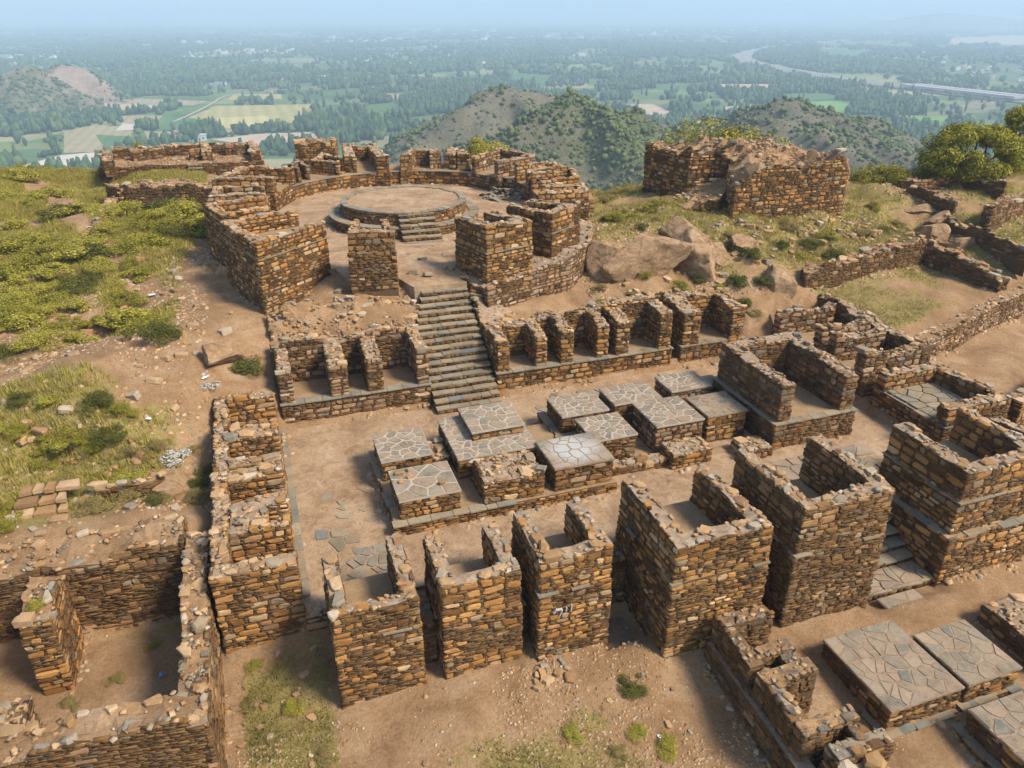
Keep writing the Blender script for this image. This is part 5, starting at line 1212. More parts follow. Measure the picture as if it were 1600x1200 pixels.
for (d0, d1, n, wr, hr, thr, nl) in ((600, 1500, 44000, (4, 10), (5, 13), .05, 1 / 110), (1500, 3200, 46000, (8, 18), (6, 14), .04, 1 / 190), (3200, 8000, 26000, (20, 50), (7, 14), .02, 1 / 420), (8000, 19000, 9000, (90, 200), (8, 14), -.02, 1 / 1500)):
    d = np.sqrt(NR.uniform(d0 ** 2, d1 ** 2, n)); a = YAW + NR.uniform(-.66, .66, n)
    x, y = d * np.sin(a), d * np.cos(a)
    f = vfbm(x, y, nl, 91, 4) + .5 * vfbm(x * np.cos(.4) + y * np.sin(.4), (y * np.cos(.4) - x * np.sin(.4)) * 3.2, nl * 1.6, 95, 2)
    k = (f > thr) | (NR.uniform(0, 1, n) < .03); x, y = x[k], y[k]
    k = open_ground(x, y); x, y = x[k], y[k]; m_ = len(x)
    ww = NR.uniform(*wr, m_); hh = NR.uniform(*hr, m_); pop = NR.uniform(0, 1, m_) < .25; ww = np.where(pop, ww * .6, ww); hh = np.where(pop, hh * 1.35, hh)
    ALLP.append(np.stack([x, y, np.full(m_, PZ), ww, hh], -1))
o = blob_mesh('woodland', np.concatenate(ALLP), M_wood); tag(o, 'hazy belts of trees covering the plain', None, kind='stuff')

# houses
M_house = simple_earth('whitewash', (.48, .45, .41), (.66, .63, .58), .2, .05); M_mud = simple_earth('tan_plaster', (.40, .31, .23), (.48, .38, .29), .2, .05)
M_dkwin = simple_earth('dark_opening', (.03, .03, .035), (.05, .05, .055), 1, 0); M_blue = simple_earth('grey_blue_plaster', (.38, .42, .47), (.46, .50, .55), .2, .05); M_red = simple_earth('red_sheet', (.45, .06, .05), (.55, .08, .06), 1, 0)
def bxv(x0, y0, z0, x1, y1, z1): return [(x0, y0, z0), (x1, y0, z0), (x1, y1, z0), (x0, y1, z0), (x0, y0, z1), (x1, y0, z1), (x1, y1, z1), (x0, y1, z1)]
BXF = [(0, 1, 5, 4), (1, 2, 6, 5), (2, 3, 7, 6), (3, 0, 4, 7), (4, 5, 6, 7)]
def join_boxes(bs):
    V, F = [], []
    for b in bs: F += [tuple(i + len(V) for i in f) for f in BXF]; V += bxv(*b)
    return V, F
def house(label, pos, w, d, h, m, yaw=0.0, wing=True):
    root = bpy.data.objects.new('house', None); link(root); root.location = (pos[0], pos[1], PZ + .2); root.rotation_euler = (0, 0, yaw); tag(root, label, 'house', 'farm houses on the plain')
    bs = [(-w / 2, -d / 2, -1, w / 2, d / 2, h)] + ([(-w / 2 - w * .55, -d * .3, -1, -w / 2 + .01, d * .5, h * .6)] if wing else [])
    mesh_obj('wall', *join_boxes(bs), m, root)
    e = .35; mesh_obj('parapet', *join_boxes([(-w / 2 - e, -d / 2 - e, h, w / 2 + e, -d / 2 + .3, h + .8), (-w / 2 - e, d / 2 - .3, h, w / 2 + e, d / 2 + e, h + .8), (-w / 2 - e, -d / 2 + .31, h, -w / 2 + .3, d / 2 - .31, h + .8), (w / 2 - .3, -d / 2 + .31, h, w / 2 + e, d / 2 - .31, h + .8)]), m, root)
    mesh_obj('door', *join_boxes([(-.7, -d / 2 - .06, -.5, .7, -d / 2 + .1, 2.3)]), M_dkwin, root)
    nwin = max(2, int(w / 5))
    for i in range(nwin):
        cx = -w / 2 + (i + .5) * w / nwin
        if abs(cx) > 1.6: mesh_obj('window', *join_boxes([(cx - .8, -d / 2 - .05, 1.2, cx + .8, -d / 2 + .1, 2.7)]), M_dkwin, root)
    return root
HS = [(237,143,'white walled house beside the bare field at the far left', 16, 11, 6, M_house), (312,219,'grey blue house nearest to the hill at the left', 13, 9, 4.5, M_blue), (283,212,'tan farm shed beside the grey blue house', 12, 8, 4, M_mud), (345,133,'long low grey house behind the yellow field', 18, 9, 4, M_blue),
      (415,122,'white house left of the tree belt', 17, 9, 4.5, M_house), (460,124,'long white house in the middle of the tree belt', 24, 9, 4.5, M_house), (502,125,'two storey white house in the tree belt', 18, 11, 7, M_house), (575,127,'cream house above the green fields', 20, 10, 4.5, M_house), (705,132,'grey roofed depot in the centre of the plain', 26, 12, 5, M_blue),
      (730,130,'white house beside the grey roofed depot', 12, 10, 5.5, M_house), (678,127,'small white house left of the grey roofed depot', 12, 9, 4.5, M_house), (230,76,'tall white house standing out in the left haze', 26, 18, 13, M_house), (192,108,'white house cluster above the quarried hill', 26, 12, 6, M_house), (420,146,'tan brick house by the farm track', 11, 8, 4, M_mud),
      (1188,122,'white compound beside the motorway bend', 24, 12, 5, M_house), (856,113,'white house among trees in the right middle plain', 18, 10, 5, M_house), (908,88,'bright white house far off in the right haze', 24, 14, 8, M_house), (467,201,'red roofed hut at the edge of the trees', 7, 5, 3, M_red)]
DEP = [(-126.27, 1363.72, -95.00), (-41.04, 808.19, -95.00), (-59.43, 845.55, -95.00), (-24.89, 1450.89, -95.00), (54.03, 1585.58, -95.00), (102.90, 1536.85, -95.00), (148.21, 1505.79, -95.00), (224.33, 1449.50, -95.00), (348.32, 1336.24, -95.00), (381.37, 1352.42, -95.00), (336.12, 1411.15, -95.00), (-270.69, 3062.00, -95.00), (-228.84, 1946.99, -95.00), (44.98, 1272.16, -95.00), (934.12, 1283.65, -95.00), (611.66, 1555.09, -95.00), (931.84, 2115.31, -95.00), (56.09, 859.57, -95.00)]
for (u, v, lab, w, d, h, m), p in zip(HS, DEP): house(lab, p, w, d, h, m, -YAW * .6 + R.uniform(-.3, .3), wing=m is not M_red)
VM = []
for k in range(6):
    w, d, h = R.uniform(9, 16), R.uniform(7, 12), R.uniform(3.5, 7)
    V, F = join_boxes([(-w / 2, -d / 2, -1, w / 2, d / 2, h), (-w / 2 - w * .6, -d * .4, -1, -w / 2 + .01, d * .4, h * .55), (w * .1, -d * .3, h, w * .4, d * .2, h + 2.4)])
    me = bpy.data.meshes.new('village_house'); me.from_pydata(V, [], F); me.materials.append(M_house if k < 4 else M_mud); VM.append(me)
VIL = [(42.18, 2576.31, -95.00), (118.46, 2824.12, -95.00), (184.60, 2612.89, -95.00), (-37.05, 2309.22, -95.00), (-68.79, 3355.95, -95.00), (668.03, 3748.88, -95.00), (485.54, 3307.02, -95.00), (400.37, 1923.74, -95.00), (1329.42, 5136.27, -95.00), (1195.87, 3769.58, -95.00), (2815.89, 7451.30, -95.00), (-500.80, 2374.15, -95.00), (1573.29, 3640.10, -95.00), (2878.31, 4251.77, -95.00), (1541.03, 1297.01, -95.00), (1351.54, 1092.97, -95.00), (1790.84, 1587.97, -95.00), (1503.61, 1545.26, -95.00), (526.46, 2183.17, -95.00), (2490.72, 4737.86, -95.00)]
cnt = 0
for p in VIL:
    d = math.hypot(p[0], p[1]); sp = d * .035
    for _ in range(11):
        x, y = p[0] + R.gauss(0, sp), p[1] + R.gauss(0, sp * 1.8)
        if not bool(open_ground(np.array([x]), np.array([y]))[0]): continue
        o = bpy.data.objects.new('village_house', R.choice(VM)); link(o); o.location = (x, y, PZ + 2.5); s = max(1.0, d / 2300) * R.uniform(.7, 1.1); o.scale = (s, s, s * .95); o.rotation_euler = (0, 0, R.uniform(-.8, .8))
        tag(o, 'small pale village house far away in the hazy plain', 'house', 'far village houses in the haze')

# air
m = bpy.data.materials.new('haze_air'); m.use_nodes = True; nt = m.node_tree; nt.nodes.remove(nt.nodes['Principled BSDF'])
pv = nt.nodes.new('ShaderNodeVolumePrincipled'); pv.inputs['Density'].default_value = HAZE_D; pv.inputs['Color'].default_value = (.62, .81, 1.0, 1); pv.inputs['Anisotropy'].default_value = 0.0
nt.links.new(pv.outputs[0], nt.nodes['Material Output'].inputs['Volume'])
# unseen range, added so the haze box can rise and soften the horizon
for q, (u_, d_, h_) in enumerate(((-.62, 19500, 150), (-.4, 20500, 190), (-.15, 19800, 165), (.1, 20600, 200), (.35, 19600, 170), (.6, 20300, 190))):
    a = YAW + u_
    hill('added_mountain', M_farhill, [(d_ * math.sin(a), d_ * math.cos(a), h_, .10, 500), (d_ * math.sin(a + .1), d_ * math.cos(a + .1), h_ * .55, .09, 400)], 260, 160, 31 + q, 2600, lambda x, y: .1 + 0 * x)
HB = 26500.0
hz = mesh_obj('haze', bxv(-HB, -HB, PZ - 6, HB, HB, 260.0), BXF + [(3, 2, 1, 0)], m); tag(hz, 'pale blue haze lying over the plain', None, kind='stuff')

# ------------------------------------------------------------------ vegetation
def leaves(centres, n, spread, size, squash=1.0, up=.3):
    """leaf quads spread round clump centres; returns verts, faces"""
    C = np.asarray(centres); idx = NR.integers(0, len(C), n)
    d = NR.normal(0, 1, (n, 3)); d /= np.linalg.norm(d, axis=1, keepdims=True); r = NR.uniform(.35, 1, (n, 1)) ** .5
    pos = C[idx, :3] + d * r * C[idx, 3:4] * np.array([1, 1, squash])
    nrm = d + NR.normal(0, .55, (n, 3)) + np.array([0, 0, up]); nrm /= np.linalg.norm(nrm, axis=1, keepdims=True)
    t = np.cross(nrm, NR.normal(0, 1, (n, 3))); t /= np.linalg.norm(t, axis=1, keepdims=True); b = np.cross(nrm, t)
    s = NR.uniform(.6, 1.3, (n, 1)) * size
    V = np.stack([pos - t * s * .5, pos - b * s * .28, pos + t * s * .5, pos + b * s * .28], 1).reshape(-1, 3)
    return V, np.arange(n * 4).reshape(-1, 4)

BUSH = {}
def bush_mesh(kind, k, m):
    key = (kind, k, m.name)
    if key not in BUSH:
        nl = R.randint(9, 16); C = []
        for _ in range(nl):
            a, r = R.uniform(0, 6.28), R.uniform(0, .75) ** .7
            C.append((math.cos(a) * r * .6, math.sin(a) * r * .6, R.uniform(.12, .62) * (1 - r * .55), R.uniform(.14, .30)))
        V, F = leaves(C, {'shrub': 3600, 'fine': 6500, 'plant': 700}[kind], 0, {'shrub': .058, 'fine': .038, 'plant': .10}[kind], .8)
        V[:, 2] = np.maximum(V[:, 2], -.05)
        me = bpy.data.meshes.new('foliage'); me.vertices.add(len(V)); me.vertices.foreach_set('co', V.astype(np.float32).ravel()); me.loops.add(F.size); me.loops.foreach_set('vertex_index', F.astype(np.int32).ravel())
        me.polygons.add(len(F)); me.polygons.foreach_set('loop_start', np.arange(0, F.size, 4, dtype=np.int32)); me.polygons.foreach_set('loop_total', np.full(len(F), 4, dtype=np.int32)); me.update(calc_edges=True); me.materials.append(m)
        BUSH[key] = me
    return BUSH[key]
def gz(x, y): return float(terrain(np.array([x]), np.array([y]))[0])
STEM_V, STEM_F = [], []
for i in range(5):
    a = i * 1.26; k = len(STEM_V)
    for (r, z, w) in ((.02, -.15, .03), (.28, .42, .012)):
        for j in range(3): STEM_V.append((math.cos(a) * r + w * math.cos(j * 2.1), math.sin(a) * r + w * math.sin(j * 2.1), z))
    STEM_F += [(k + j, k + (j + 1) % 3, k + 3 + (j + 1) % 3, k + 3 + j) for j in range(3)]
SM = bpy.data.meshes.new('stems'); SM.from_pydata(STEM_V, [], STEM_F); SM.materials.append(M_bark)
def bush(x, y, w, h, label, group, m=None, kind='shrub', z=None, name='shrub', cat='shrub'):
    root = bpy.data.objects.new(name, None); link(root); root.location = (x, y, (gz(x, y) if z is None else z) - .03); tag(root, label, cat, group)
    root.rotation_euler = (0, 0, R.uniform(0, 6.28)); root.scale = (w, w * R.uniform(.85, 1.15), h)
    f = bpy.data.objects.new('foliage', bush_mesh(kind, R.randrange(4), m or M_bush)); link(f, root)
    s = bpy.data.objects.new('stems', SM); link(s, root); return root

def tree(name, label, base, trunks, crowns, nleaf, leaf, m):
    root = bpy.data.objects.new(name, None); link(root); root.location = base; tag(root, label, 'tree')
    V, F = [], []
    for path in trunks:
        for i in range(len(path) - 1):
            (p, r0), (q, r1) = path[i], path[i + 1]; p, q = Vector(p), Vector(q); d = (q - p).normalized(); a = d.orthogonal().normalized(); b = d.cross(a); k = len(V)
            for (c, r) in ((p, r0), (q, r1)):
                for j in range(7): V.append(tuple(c + (a * math.cos(j / 7 * 6.283) + b * math.sin(j / 7 * 6.283)) * r))
            F += [(k + j, k + (j + 1) % 7, k + 7 + (j + 1) % 7, k + 7 + j) for j in range(7)]
    mesh_obj('trunk', V, F, M_bark, root)
    V, F = leaves(crowns, nleaf, 0, leaf, .75, .5); mesh_obj('crown', V, F, m, root); return root
def crown_lumps(n, rx, ry, z0, z1, r0, r1, shell=.6):
    C = []
    for _ in range(n):
        a = R.uniform(0, 6.283); u = R.uniform(0, 1); zz = R.uniform(0, 1); rr = math.sqrt(max(0, 1 - (zz * 1.5 - .5) ** 2 * .8)) * (shell + (1 - shell) * u)
        C.append((math.cos(a) * rx * rr, math.sin(a) * ry * rr, z0 + (z1 - z0) * zz, R.uniform(r0, r1)))
    return C
tb = (46.04, 39.00, 4.60)
tree('tree', 'broad dark green tree with several trunks above the right enclosure', (tb[0], tb[1], gz(tb[0], tb[1]) - .1),
     [[((0, 0, 0), .16), ((-.5, 0, .7), .12), ((-1.5, .1, 1.7), .07)], [((0.1, 0, 0), .16), ((.25, .2, .9), .11), ((.5, .3, 2.3), .06)], [((.2, 0, 0), .14), ((1.0, -.1, .8), .1), ((2.2, -.2, 1.7), .06)], [((0, .1, 0), .12), ((-.2, .5, 1.1), .08), ((-.8, .9, 2.2), .05)], [((1.0, -.1, .8), .08), ((1.3, .2, 2.3), .04)]],
     crown_lumps(80, 3.7, 2.7, .8, 3.25, .5, .85), 30000, .17, M_tree)
tb2 = (53.79, 39.69, 4.60)
tree('tree', 'taller dark tree cut by the right edge of the frame', (tb2[0] + 3, tb2[1] + 4, 3.8), [[((0, 0, 0), .2), ((.1, 0, 2.0), .15), ((-.4, .1, 3.0), .08)], [((.1, 0, 2.0), .12), ((1.0, .2, 3.0), .06)], [((.05, 0, 1.4), .1), ((-1.3, .1, 3.0), .05)]],
     crown_lumps(50, 2.9, 2.4, 1.7, 4.6, .5, .85), 18000, .18, M_tree)

LB = 'yellow green shrubs on the left slope'
def left_ok(x, y): return -13 < x < -2.9 and 24 < y < 72
lab = 'rounded yellow green shrub on the grassy left slope'
spots = [(-17.18, 68.85, 3.10), (-14.57, 64.25, 3.10), (-12.77, 63.63, 3.10), (-16.43, 63.11, 3.00), (-13.86, 58.12, 3.00), (-11.60, 53.73, 3.00), (-14.30, 53.00, 3.00), (-12.59, 48.69, 3.00), (-10.50, 53.79, 3.10), (-5.61, 51.25, 3.10), (-4.72, 48.53, 3.10), (-6.90, 53.43, 3.10), (-3.89, 50.67, 3.10), (-8.18, 49.72, 3.10), (-7.04, 47.12, 3.10), (-8.94, 47.44, 3.00), (-9.47, 44.37, 3.00), (-8.01, 42.69, 3.00), (-10.13, 42.84, 3.00), (-10.74, 41.42, 3.00), (-12.04, 42.18, 2.90), (-11.09, 38.90, 2.90), (-9.67, 38.41, 2.90), (-8.32, 38.59, 3.00), (-6.75, 42.50, 3.10), (-6.11, 40.58, 3.10), (-7.15, 39.16, 3.00), (-8.65, 35.47, 2.90), (-10.43, 35.55, 2.80), (-5.99, 34.56, 2.90), (-7.94, 33.93, 2.80), (-9.27, 33.29, 2.80), (-10.35, 32.97, 2.80), (-5.06, 32.69, 2.90), (-4.71, 31.03, 2.80), (-13.17, 46.89, 3.00), (-5.67, 44.61, 3.10), (-11.65, 43.94, 3.00), (-10.90, 47.43, 3.00), (-8.40, 41.15, 3.00), (-6.52, 37.18, 2.95), (-11.23, 36.49, 2.85), (-9.88, 36.72, 2.90), (-7.41, 35.73, 2.95), (-8.35, 36.92, 2.95), (-4.33, 52.34, 3.15), (-5.36, 53.60, 3.15), (-6.05, 49.77, 3.10), (-4.29, 46.89, 3.10), (-3.41, 47.69, 3.20), (-7.70, 51.97, 3.10), (-9.06, 54.17, 3.10), (-6.30, 44.36, 3.05), (-7.63, 44.81, 3.05), (-5.47, 46.58, 3.10), (-9.23, 40.90, 3.00), (-11.09, 44.93, 3.00), (-12.21, 43.72, 2.95), (-11.11, 40.33, 2.90), (-8.54, 44.50, 3.05), (-9.75, 39.71, 2.95)]
def shrub_label(m, s, p, lo, hi):
    size = 'small' if s < lo else 'large' if s > hi else 'middling'
    tone = {'shrub_leaves': 'olive', 'yellow_green_grass': 'bright yellow', 'dark_shrub_leaves': 'dark green', 'dry_grass': 'straw coloured'}[m.name]
    return size, tone
def where_left(p):
    y, x = p[1], p[0]
    v = 'near the left crest' if y > 58 else 'below the long rubble wall' if y > 48 else 'on the upper left slope' if y > 40 else 'on the middle left slope' if y > 35 else 'just above the bare left path'
    return v + (' at the frame edge' if x < -11 else ' near the corner chapel' if x > -6 else '')
for i, p in enumerate(spots):
    s = R.uniform(1.2, 2.7) * (1.25 if p[1] > 46 else 1); mm = R.choice((M_bush, M_bush, M_grass, M_grass, M_bushdark)); sz, tn = shrub_label(mm, s, p, 1.6, 2.2)
    bush(p[0], p[1], s, s * R.uniform(.4, .68), '%s %s shrub %s' % (sz, tn, where_left(p)), LB, mm, R.choice(('shrub', 'fine')))
LB2 = 'shrubs overhanging the low retaining wall'
for p in ((-8.98, 26.81, 2.20), (-8.11, 26.33, 2.20), (-7.31, 26.24, 2.20), (-6.45, 25.76, 2.20), (-5.87, 25.89, 2.20), (-8.79, 27.92, 2.30), (-7.71, 27.55, 2.30), (-6.41, 27.11, 2.30), (-9.27, 26.98, 1.60), (-8.22, 26.61, 1.60), (-7.05, 26.22, 1.60), (-6.10, 25.89, 1.60), (-5.64, 26.53, 2.20)):
    s = R.uniform(.8, 1.35); mm = R.choice((M_bush, M_grass, M_bushdark)); sz, tn = shrub_label(mm, s, p, .98, 1.16)
    wh = 'hanging over' if p[1] < 26.9 else 'on the brink of' if p[1] < 27.9 else 'a little above'
    bush(p[0], p[1], s, s * .6, '%s %s shrub %s the low retaining wall%s' % (sz, tn, wh, ' at the frame edge' if p[0] < -9.2 else ' near its right end' if p[0] > -7 else ''), LB2, mm, 'fine')
LB3 = 'shrubs in the hollow left of the cell block'
for p in ((-5.35, 23.25, 0.50), (-6.21, 22.89, 0.70), (-4.33, 22.53, 0.50), (-5.15, 24.18, 1.00), (-3.35, 25.66, 1.20), (-5.79, 24.32, 0.80), (-6.77, 24.21, 0.70), (-2.84, 24.51, 0.30), (-3.21, 22.81, 0.30), (-8.32, 25.59, 0.80), (-7.39, 24.66, 0.80), (-4.59, 25.44, 1.30), (-5.22, 25.38, 1.20), (-3.44, 23.68, 0.30), (-7.39, 23.51, 0.80), (-8.41, 23.35, 0.90), (-8.46, 22.34, 0.90)):
    s = R.uniform(.5, 1.1); mm = R.choice((M_bush, M_bushdark, M_dry)); sz, tn = shrub_label(mm, s, p, .7, .92)
    wh = 'close to the outer wall of the cell block' if p[0] > -4.2 else 'by the broken slab steps' if p[0] < -6.8 else 'in the hollow left of the cell block'
    bush(p[0], p[1], s, s * .6, '%s %s shrub %s' % (sz, tn, wh), LB3, mm, 'fine')
bush(*(-5.28, 24.69, 1.05)[:2], 1.5, .5, 'bright lime grass mound on top of the short broken retaining wall', None, M_grass, 'fine')
for p, s in (((-4.05, 25.12, 1.30), 1.1), ((-2.65, 27.98, 1.70), .75), ((-3.64, 25.49, 1.35), .6)):
    bush(p[0], p[1], s, s * .4, 'bleached white dead shrub on the left bank', 'bleached dead shrubs', M_pale, 'plant')
bush(*(-1.28, 29.40, 2.00)[:2], 1.3, .8, 'dark shrub at the outer corner of the left niches', None, M_bushdark)
# shrubs on the right slope
RB = 'shrubs among the boulders on the right slope'
for p in ((18.80, 34.06, 3.70), (19.96, 33.41, 3.60), (21.39, 35.33, 4.00), (20.23, 36.82, 3.90), (15.23, 31.03, 2.50), (16.99, 31.10, 2.60), (17.95, 30.28, 2.60), (19.59, 31.33, 2.90), (20.87, 31.65, 3.00), (21.39, 30.60, 2.60), (22.51, 30.64, 2.80), (20.81, 40.03, 4.20), (22.05, 39.57, 4.40), (22.95, 39.67, 4.50), (20.99, 42.61, 4.20), (24.08, 33.92, 4.30), (23.00, 33.43, 4.00), (22.04, 33.76, 4.00), (24.07, 31.99, 3.60), (22.03, 29.27, 2.30), (24.98, 31.53, 3.30), (17.94, 32.33, 3.10), (15.55, 32.09, 2.60), (19.63, 38.87, 4.00), (23.83, 32.87, 3.90), (28.29, 34.45, 3.80), (28.60, 33.08, 3.40), (29.59, 32.15, 3.20), (31.01, 31.73, 3.00), (26.48, 32.50, 3.40), (27.24, 31.78, 3.00), (34.56, 33.84, 3.60), (32.56, 33.10, 3.40), (30.15, 33.48, 3.70), (23.90, 30.35, 2.40), (23.62, 28.35, 2.10), (22.18, 28.38, 2.10), (20.63, 28.81, 2.30), (18.75, 29.82, 2.50), (19.87, 30.21, 2.50), (15.84, 30.17, 2.40), (17.17, 30.08, 2.40), (19.42, 39.73, 4.00), (20.84, 38.82, 4.10), (21.52, 37.39, 4.20), (20.49, 34.38, 3.80), (20.27, 35.41, 3.90), (35.99, 36.56, 4.00), (36.65, 35.08, 3.70), (36.92, 34.23, 3.30)):
    s = R.uniform(.5, 1.45); mm = R.choice((M_bush, M_bushdark, M_dry, M_dry)); sz, tn = shrub_label(mm, s, p, .9, 1.2)
    wh = 'behind the right niches' if p[1] < 31.3 else 'beside the largest boulder' if p[0] < 19.5 and p[1] < 35 else 'below the massive ruined block' if p[0] > 20 else 'high on the right slope'
    bush(p[0], p[1], s, s * R.uniform(.45, .75), '%s %s shrub %s' % (sz, tn, wh), RB, mm, R.choice(('shrub', 'fine')))
bush(*(35.97, 52.46, 5.00)[:2], 7.6, 5.6, 'wide olive bush rising behind the massive ruined block', None, M_bush, 'fine', z=4.2)
bush(*(16.97, 57.42, 5.00)[:2], 3.6, 2.9, 'round bright green bush behind the stupa court chapels', None, M_grass, 'fine', z=4.6)
bush(*(-8.85, 75.02, 4.00)[:2], 1.9, 2.0, 'small round yellow bush behind the back left platform', None, M_bush, 'fine', z=3.6)
for p, s, l in (((40.56, 41.10, 4.30), 3.2, 'wide low bush right of the massive ruined block'), ((42.01, 40.60, 4.30), 2.6, 'low bush left of the broad tree'), ((44.45, 40.30, 4.50), 3.0, 'bush at the left foot of the broad tree'), ((40.61, 42.68, 4.30), 2.2, 'small bush tucked behind the ruined block')):
    bush(p[0], p[1], s, s * .6, l, None, M_bush, 'fine')
for p, l in (((3.87, 72.86, 4.00), 'pale twiggy bush beside the high broken wall'), ((-17.97, 74.44, 3.00), 'grey green bush on the left crest'), ((-16.51, 74.85, 3.00), 'larger grey green bush on the left crest')):
    bush(p[0], p[1], 1.7, 1.3, l, None, M_bush, 'shrub')
# plants in front
for p in ((-0.37, 13.42, -1.65), (-1.63, 14.20, -1.60), (-1.88, 15.54, -1.50), (-1.83, 16.57, -1.40), (7.77, 12.70, -1.65), (7.42, 11.47, -1.70), (6.59, 11.08, -1.70), (-5.56, 17.76, -1.60), (-6.60, 17.25, -1.60), (-4.65, 18.73, -1.60), (-5.87, 16.46, -1.60), (5.83, 11.92, -1.70), (7.86, 10.93, -1.70), (-1.01, 15.07, -1.55)):
    s = R.uniform(.35, .8); bush(p[0], p[1], s, s * .5, 'low grassy plant on the bare ground near the camera', 'low plants in the foreground', R.choice((M_grass, M_dry, M_bushdark)), 'fine', name='plant', cat='plant')
bush(-7.0, 18.3, .62, .5, 'grass tuft growing on the stub wall of the bottom left room', None, M_grass, 'fine', z=.95, name='grass_tuft', cat='grass')

# grass as ground cover
def grass(name, label, n, box, m, hgt, dens, blades=5, dark=False):
    x = NR.uniform(box[0], box[2], n); y = NR.uniform(box[1], box[3], n); k = NR.uniform(0, 1, n) < dens(x, y); x, y = x[k], y[k]
    z = terrain(x, y) - .02; n = len(x); N_ = n * blades
    bx = np.repeat(x, blades) + NR.normal(0, .07, N_); by = np.repeat(y, blades) + NR.normal(0, .07, N_); bz = np.repeat(z, blades)
    a = NR.uniform(0, 6.28, N_); h = NR.uniform(.4, 1.2, N_) * hgt; lean = NR.uniform(.1, .8, N_) * h; w = NR.uniform(.006, .018, N_) * (hgt / .2) ** .5
    dx, dy = np.cos(a), np.sin(a)
    V = np.stack([np.stack([bx - dy * w, by + dx * w, bz], -1), np.stack([bx + dy * w, by - dx * w, bz], -1), np.stack([bx + dx * lean, by + dy * lean, bz + h], -1)], 1).reshape(-1, 3)
    o = mesh_obj(name, V, np.arange(N_ * 3).reshape(-1, 3), m); tag(o, label, None, kind='stuff'); return o
def gm(k=1.0, lo=.35): return lambda x, y: np.clip((grass_mask(x, y) - lo) * 2.2, 0, 1) * k
grass('hillside_grass', 'thick yellow green grass over the left slope', 90000, (-26, 23, -2.6, 76), M_grass, .24, gm(1.0, .3), 7)
grass('straw_grass', 'straw coloured grass mixed into the left slope', 26000, (-24, 23, -2.6, 74), M_dry, .3, gm(1.0, .3), 6)
grass('slope_grass', 'patchy green grass over the right slope', 34000, (15, 30, 56, 48), M_grass, .17, gm(.9, .4), 6)
grass('dry_slope_grass', 'straw coloured grass over the right slope', 26000, (15, 30, 56, 48), M_dry, .2, gm(.9, .3), 6)
grass('dry_field_grass', 'short dry grass in the right field', 26000, (20, 24, 40, 34), M_dry, .12, gm(.9, .3), 5)
grass('foreground_grass', 'sparse green grass on the bare foreground', 26000, (-2.4, 5, 10, 16.8), M_bushdark, .1, gm(.9, .27), 7)
grass('foreground_dry_grass', 'sparse straw coloured grass on the bare foreground', 16000, (-2.4, 5, 10, 16.8), M_dry, .1, gm(.7, .16), 5)
grass('room_grass', 'sparse weeds on the floor of the bottom left room', 3000, (-9, 13.3, -3.4, 19.6), M_bush, .1, gm(.6, .35), 6)

# ------------------------------------------------------------------ boulders, loose stones, litter
def boulder(label, base, sx, sy, sz, yaw=0.0, name='boulder', group=None, seed=0, tilt=0.0, m=None):
    bm = bmesh.new(); bmesh.ops.create_icosphere(bm, subdivisions=5, radius=1.0)
    rr = random.Random(int(seed * 1000)); cuts = []
    for _ in range(11):
        d = Vector((rr.gauss(0, 1), rr.gauss(0, 1), rr.gauss(.2, .8))).normalized(); cuts.append((d, rr.uniform(.5, .8)))
    for v in bm.verts:
        c = v.co.normalized(); k = 1.08
        for d, q in cuts:
            t = c.dot(d)
            if t > .05: k = min(k, q / t)
        c = c * k
        v.co = c * (1 + .07 * fbm(c.x * 1.5 + seed, c.y * 1.5, c.z * 1.5, 5) + .03 * fbm(c.x * 6 + seed, c.y * 6, c.z * 9, 3))
    me = bpy.data.meshes.new(name); bm.to_mesh(me); bm.free(); me.polygons.foreach_set('use_smooth', [True] * len(me.polygons)); me.set_sharp_from_angle(angle=.42); me.materials.append(m or M_rock)
    o = bpy.data.objects.new(name, me); link(o); o.location = base; o.scale = (sx, sy, sz); o.rotation_euler = (tilt, 0, yaw); tag(o, label, 'rock', group); return o
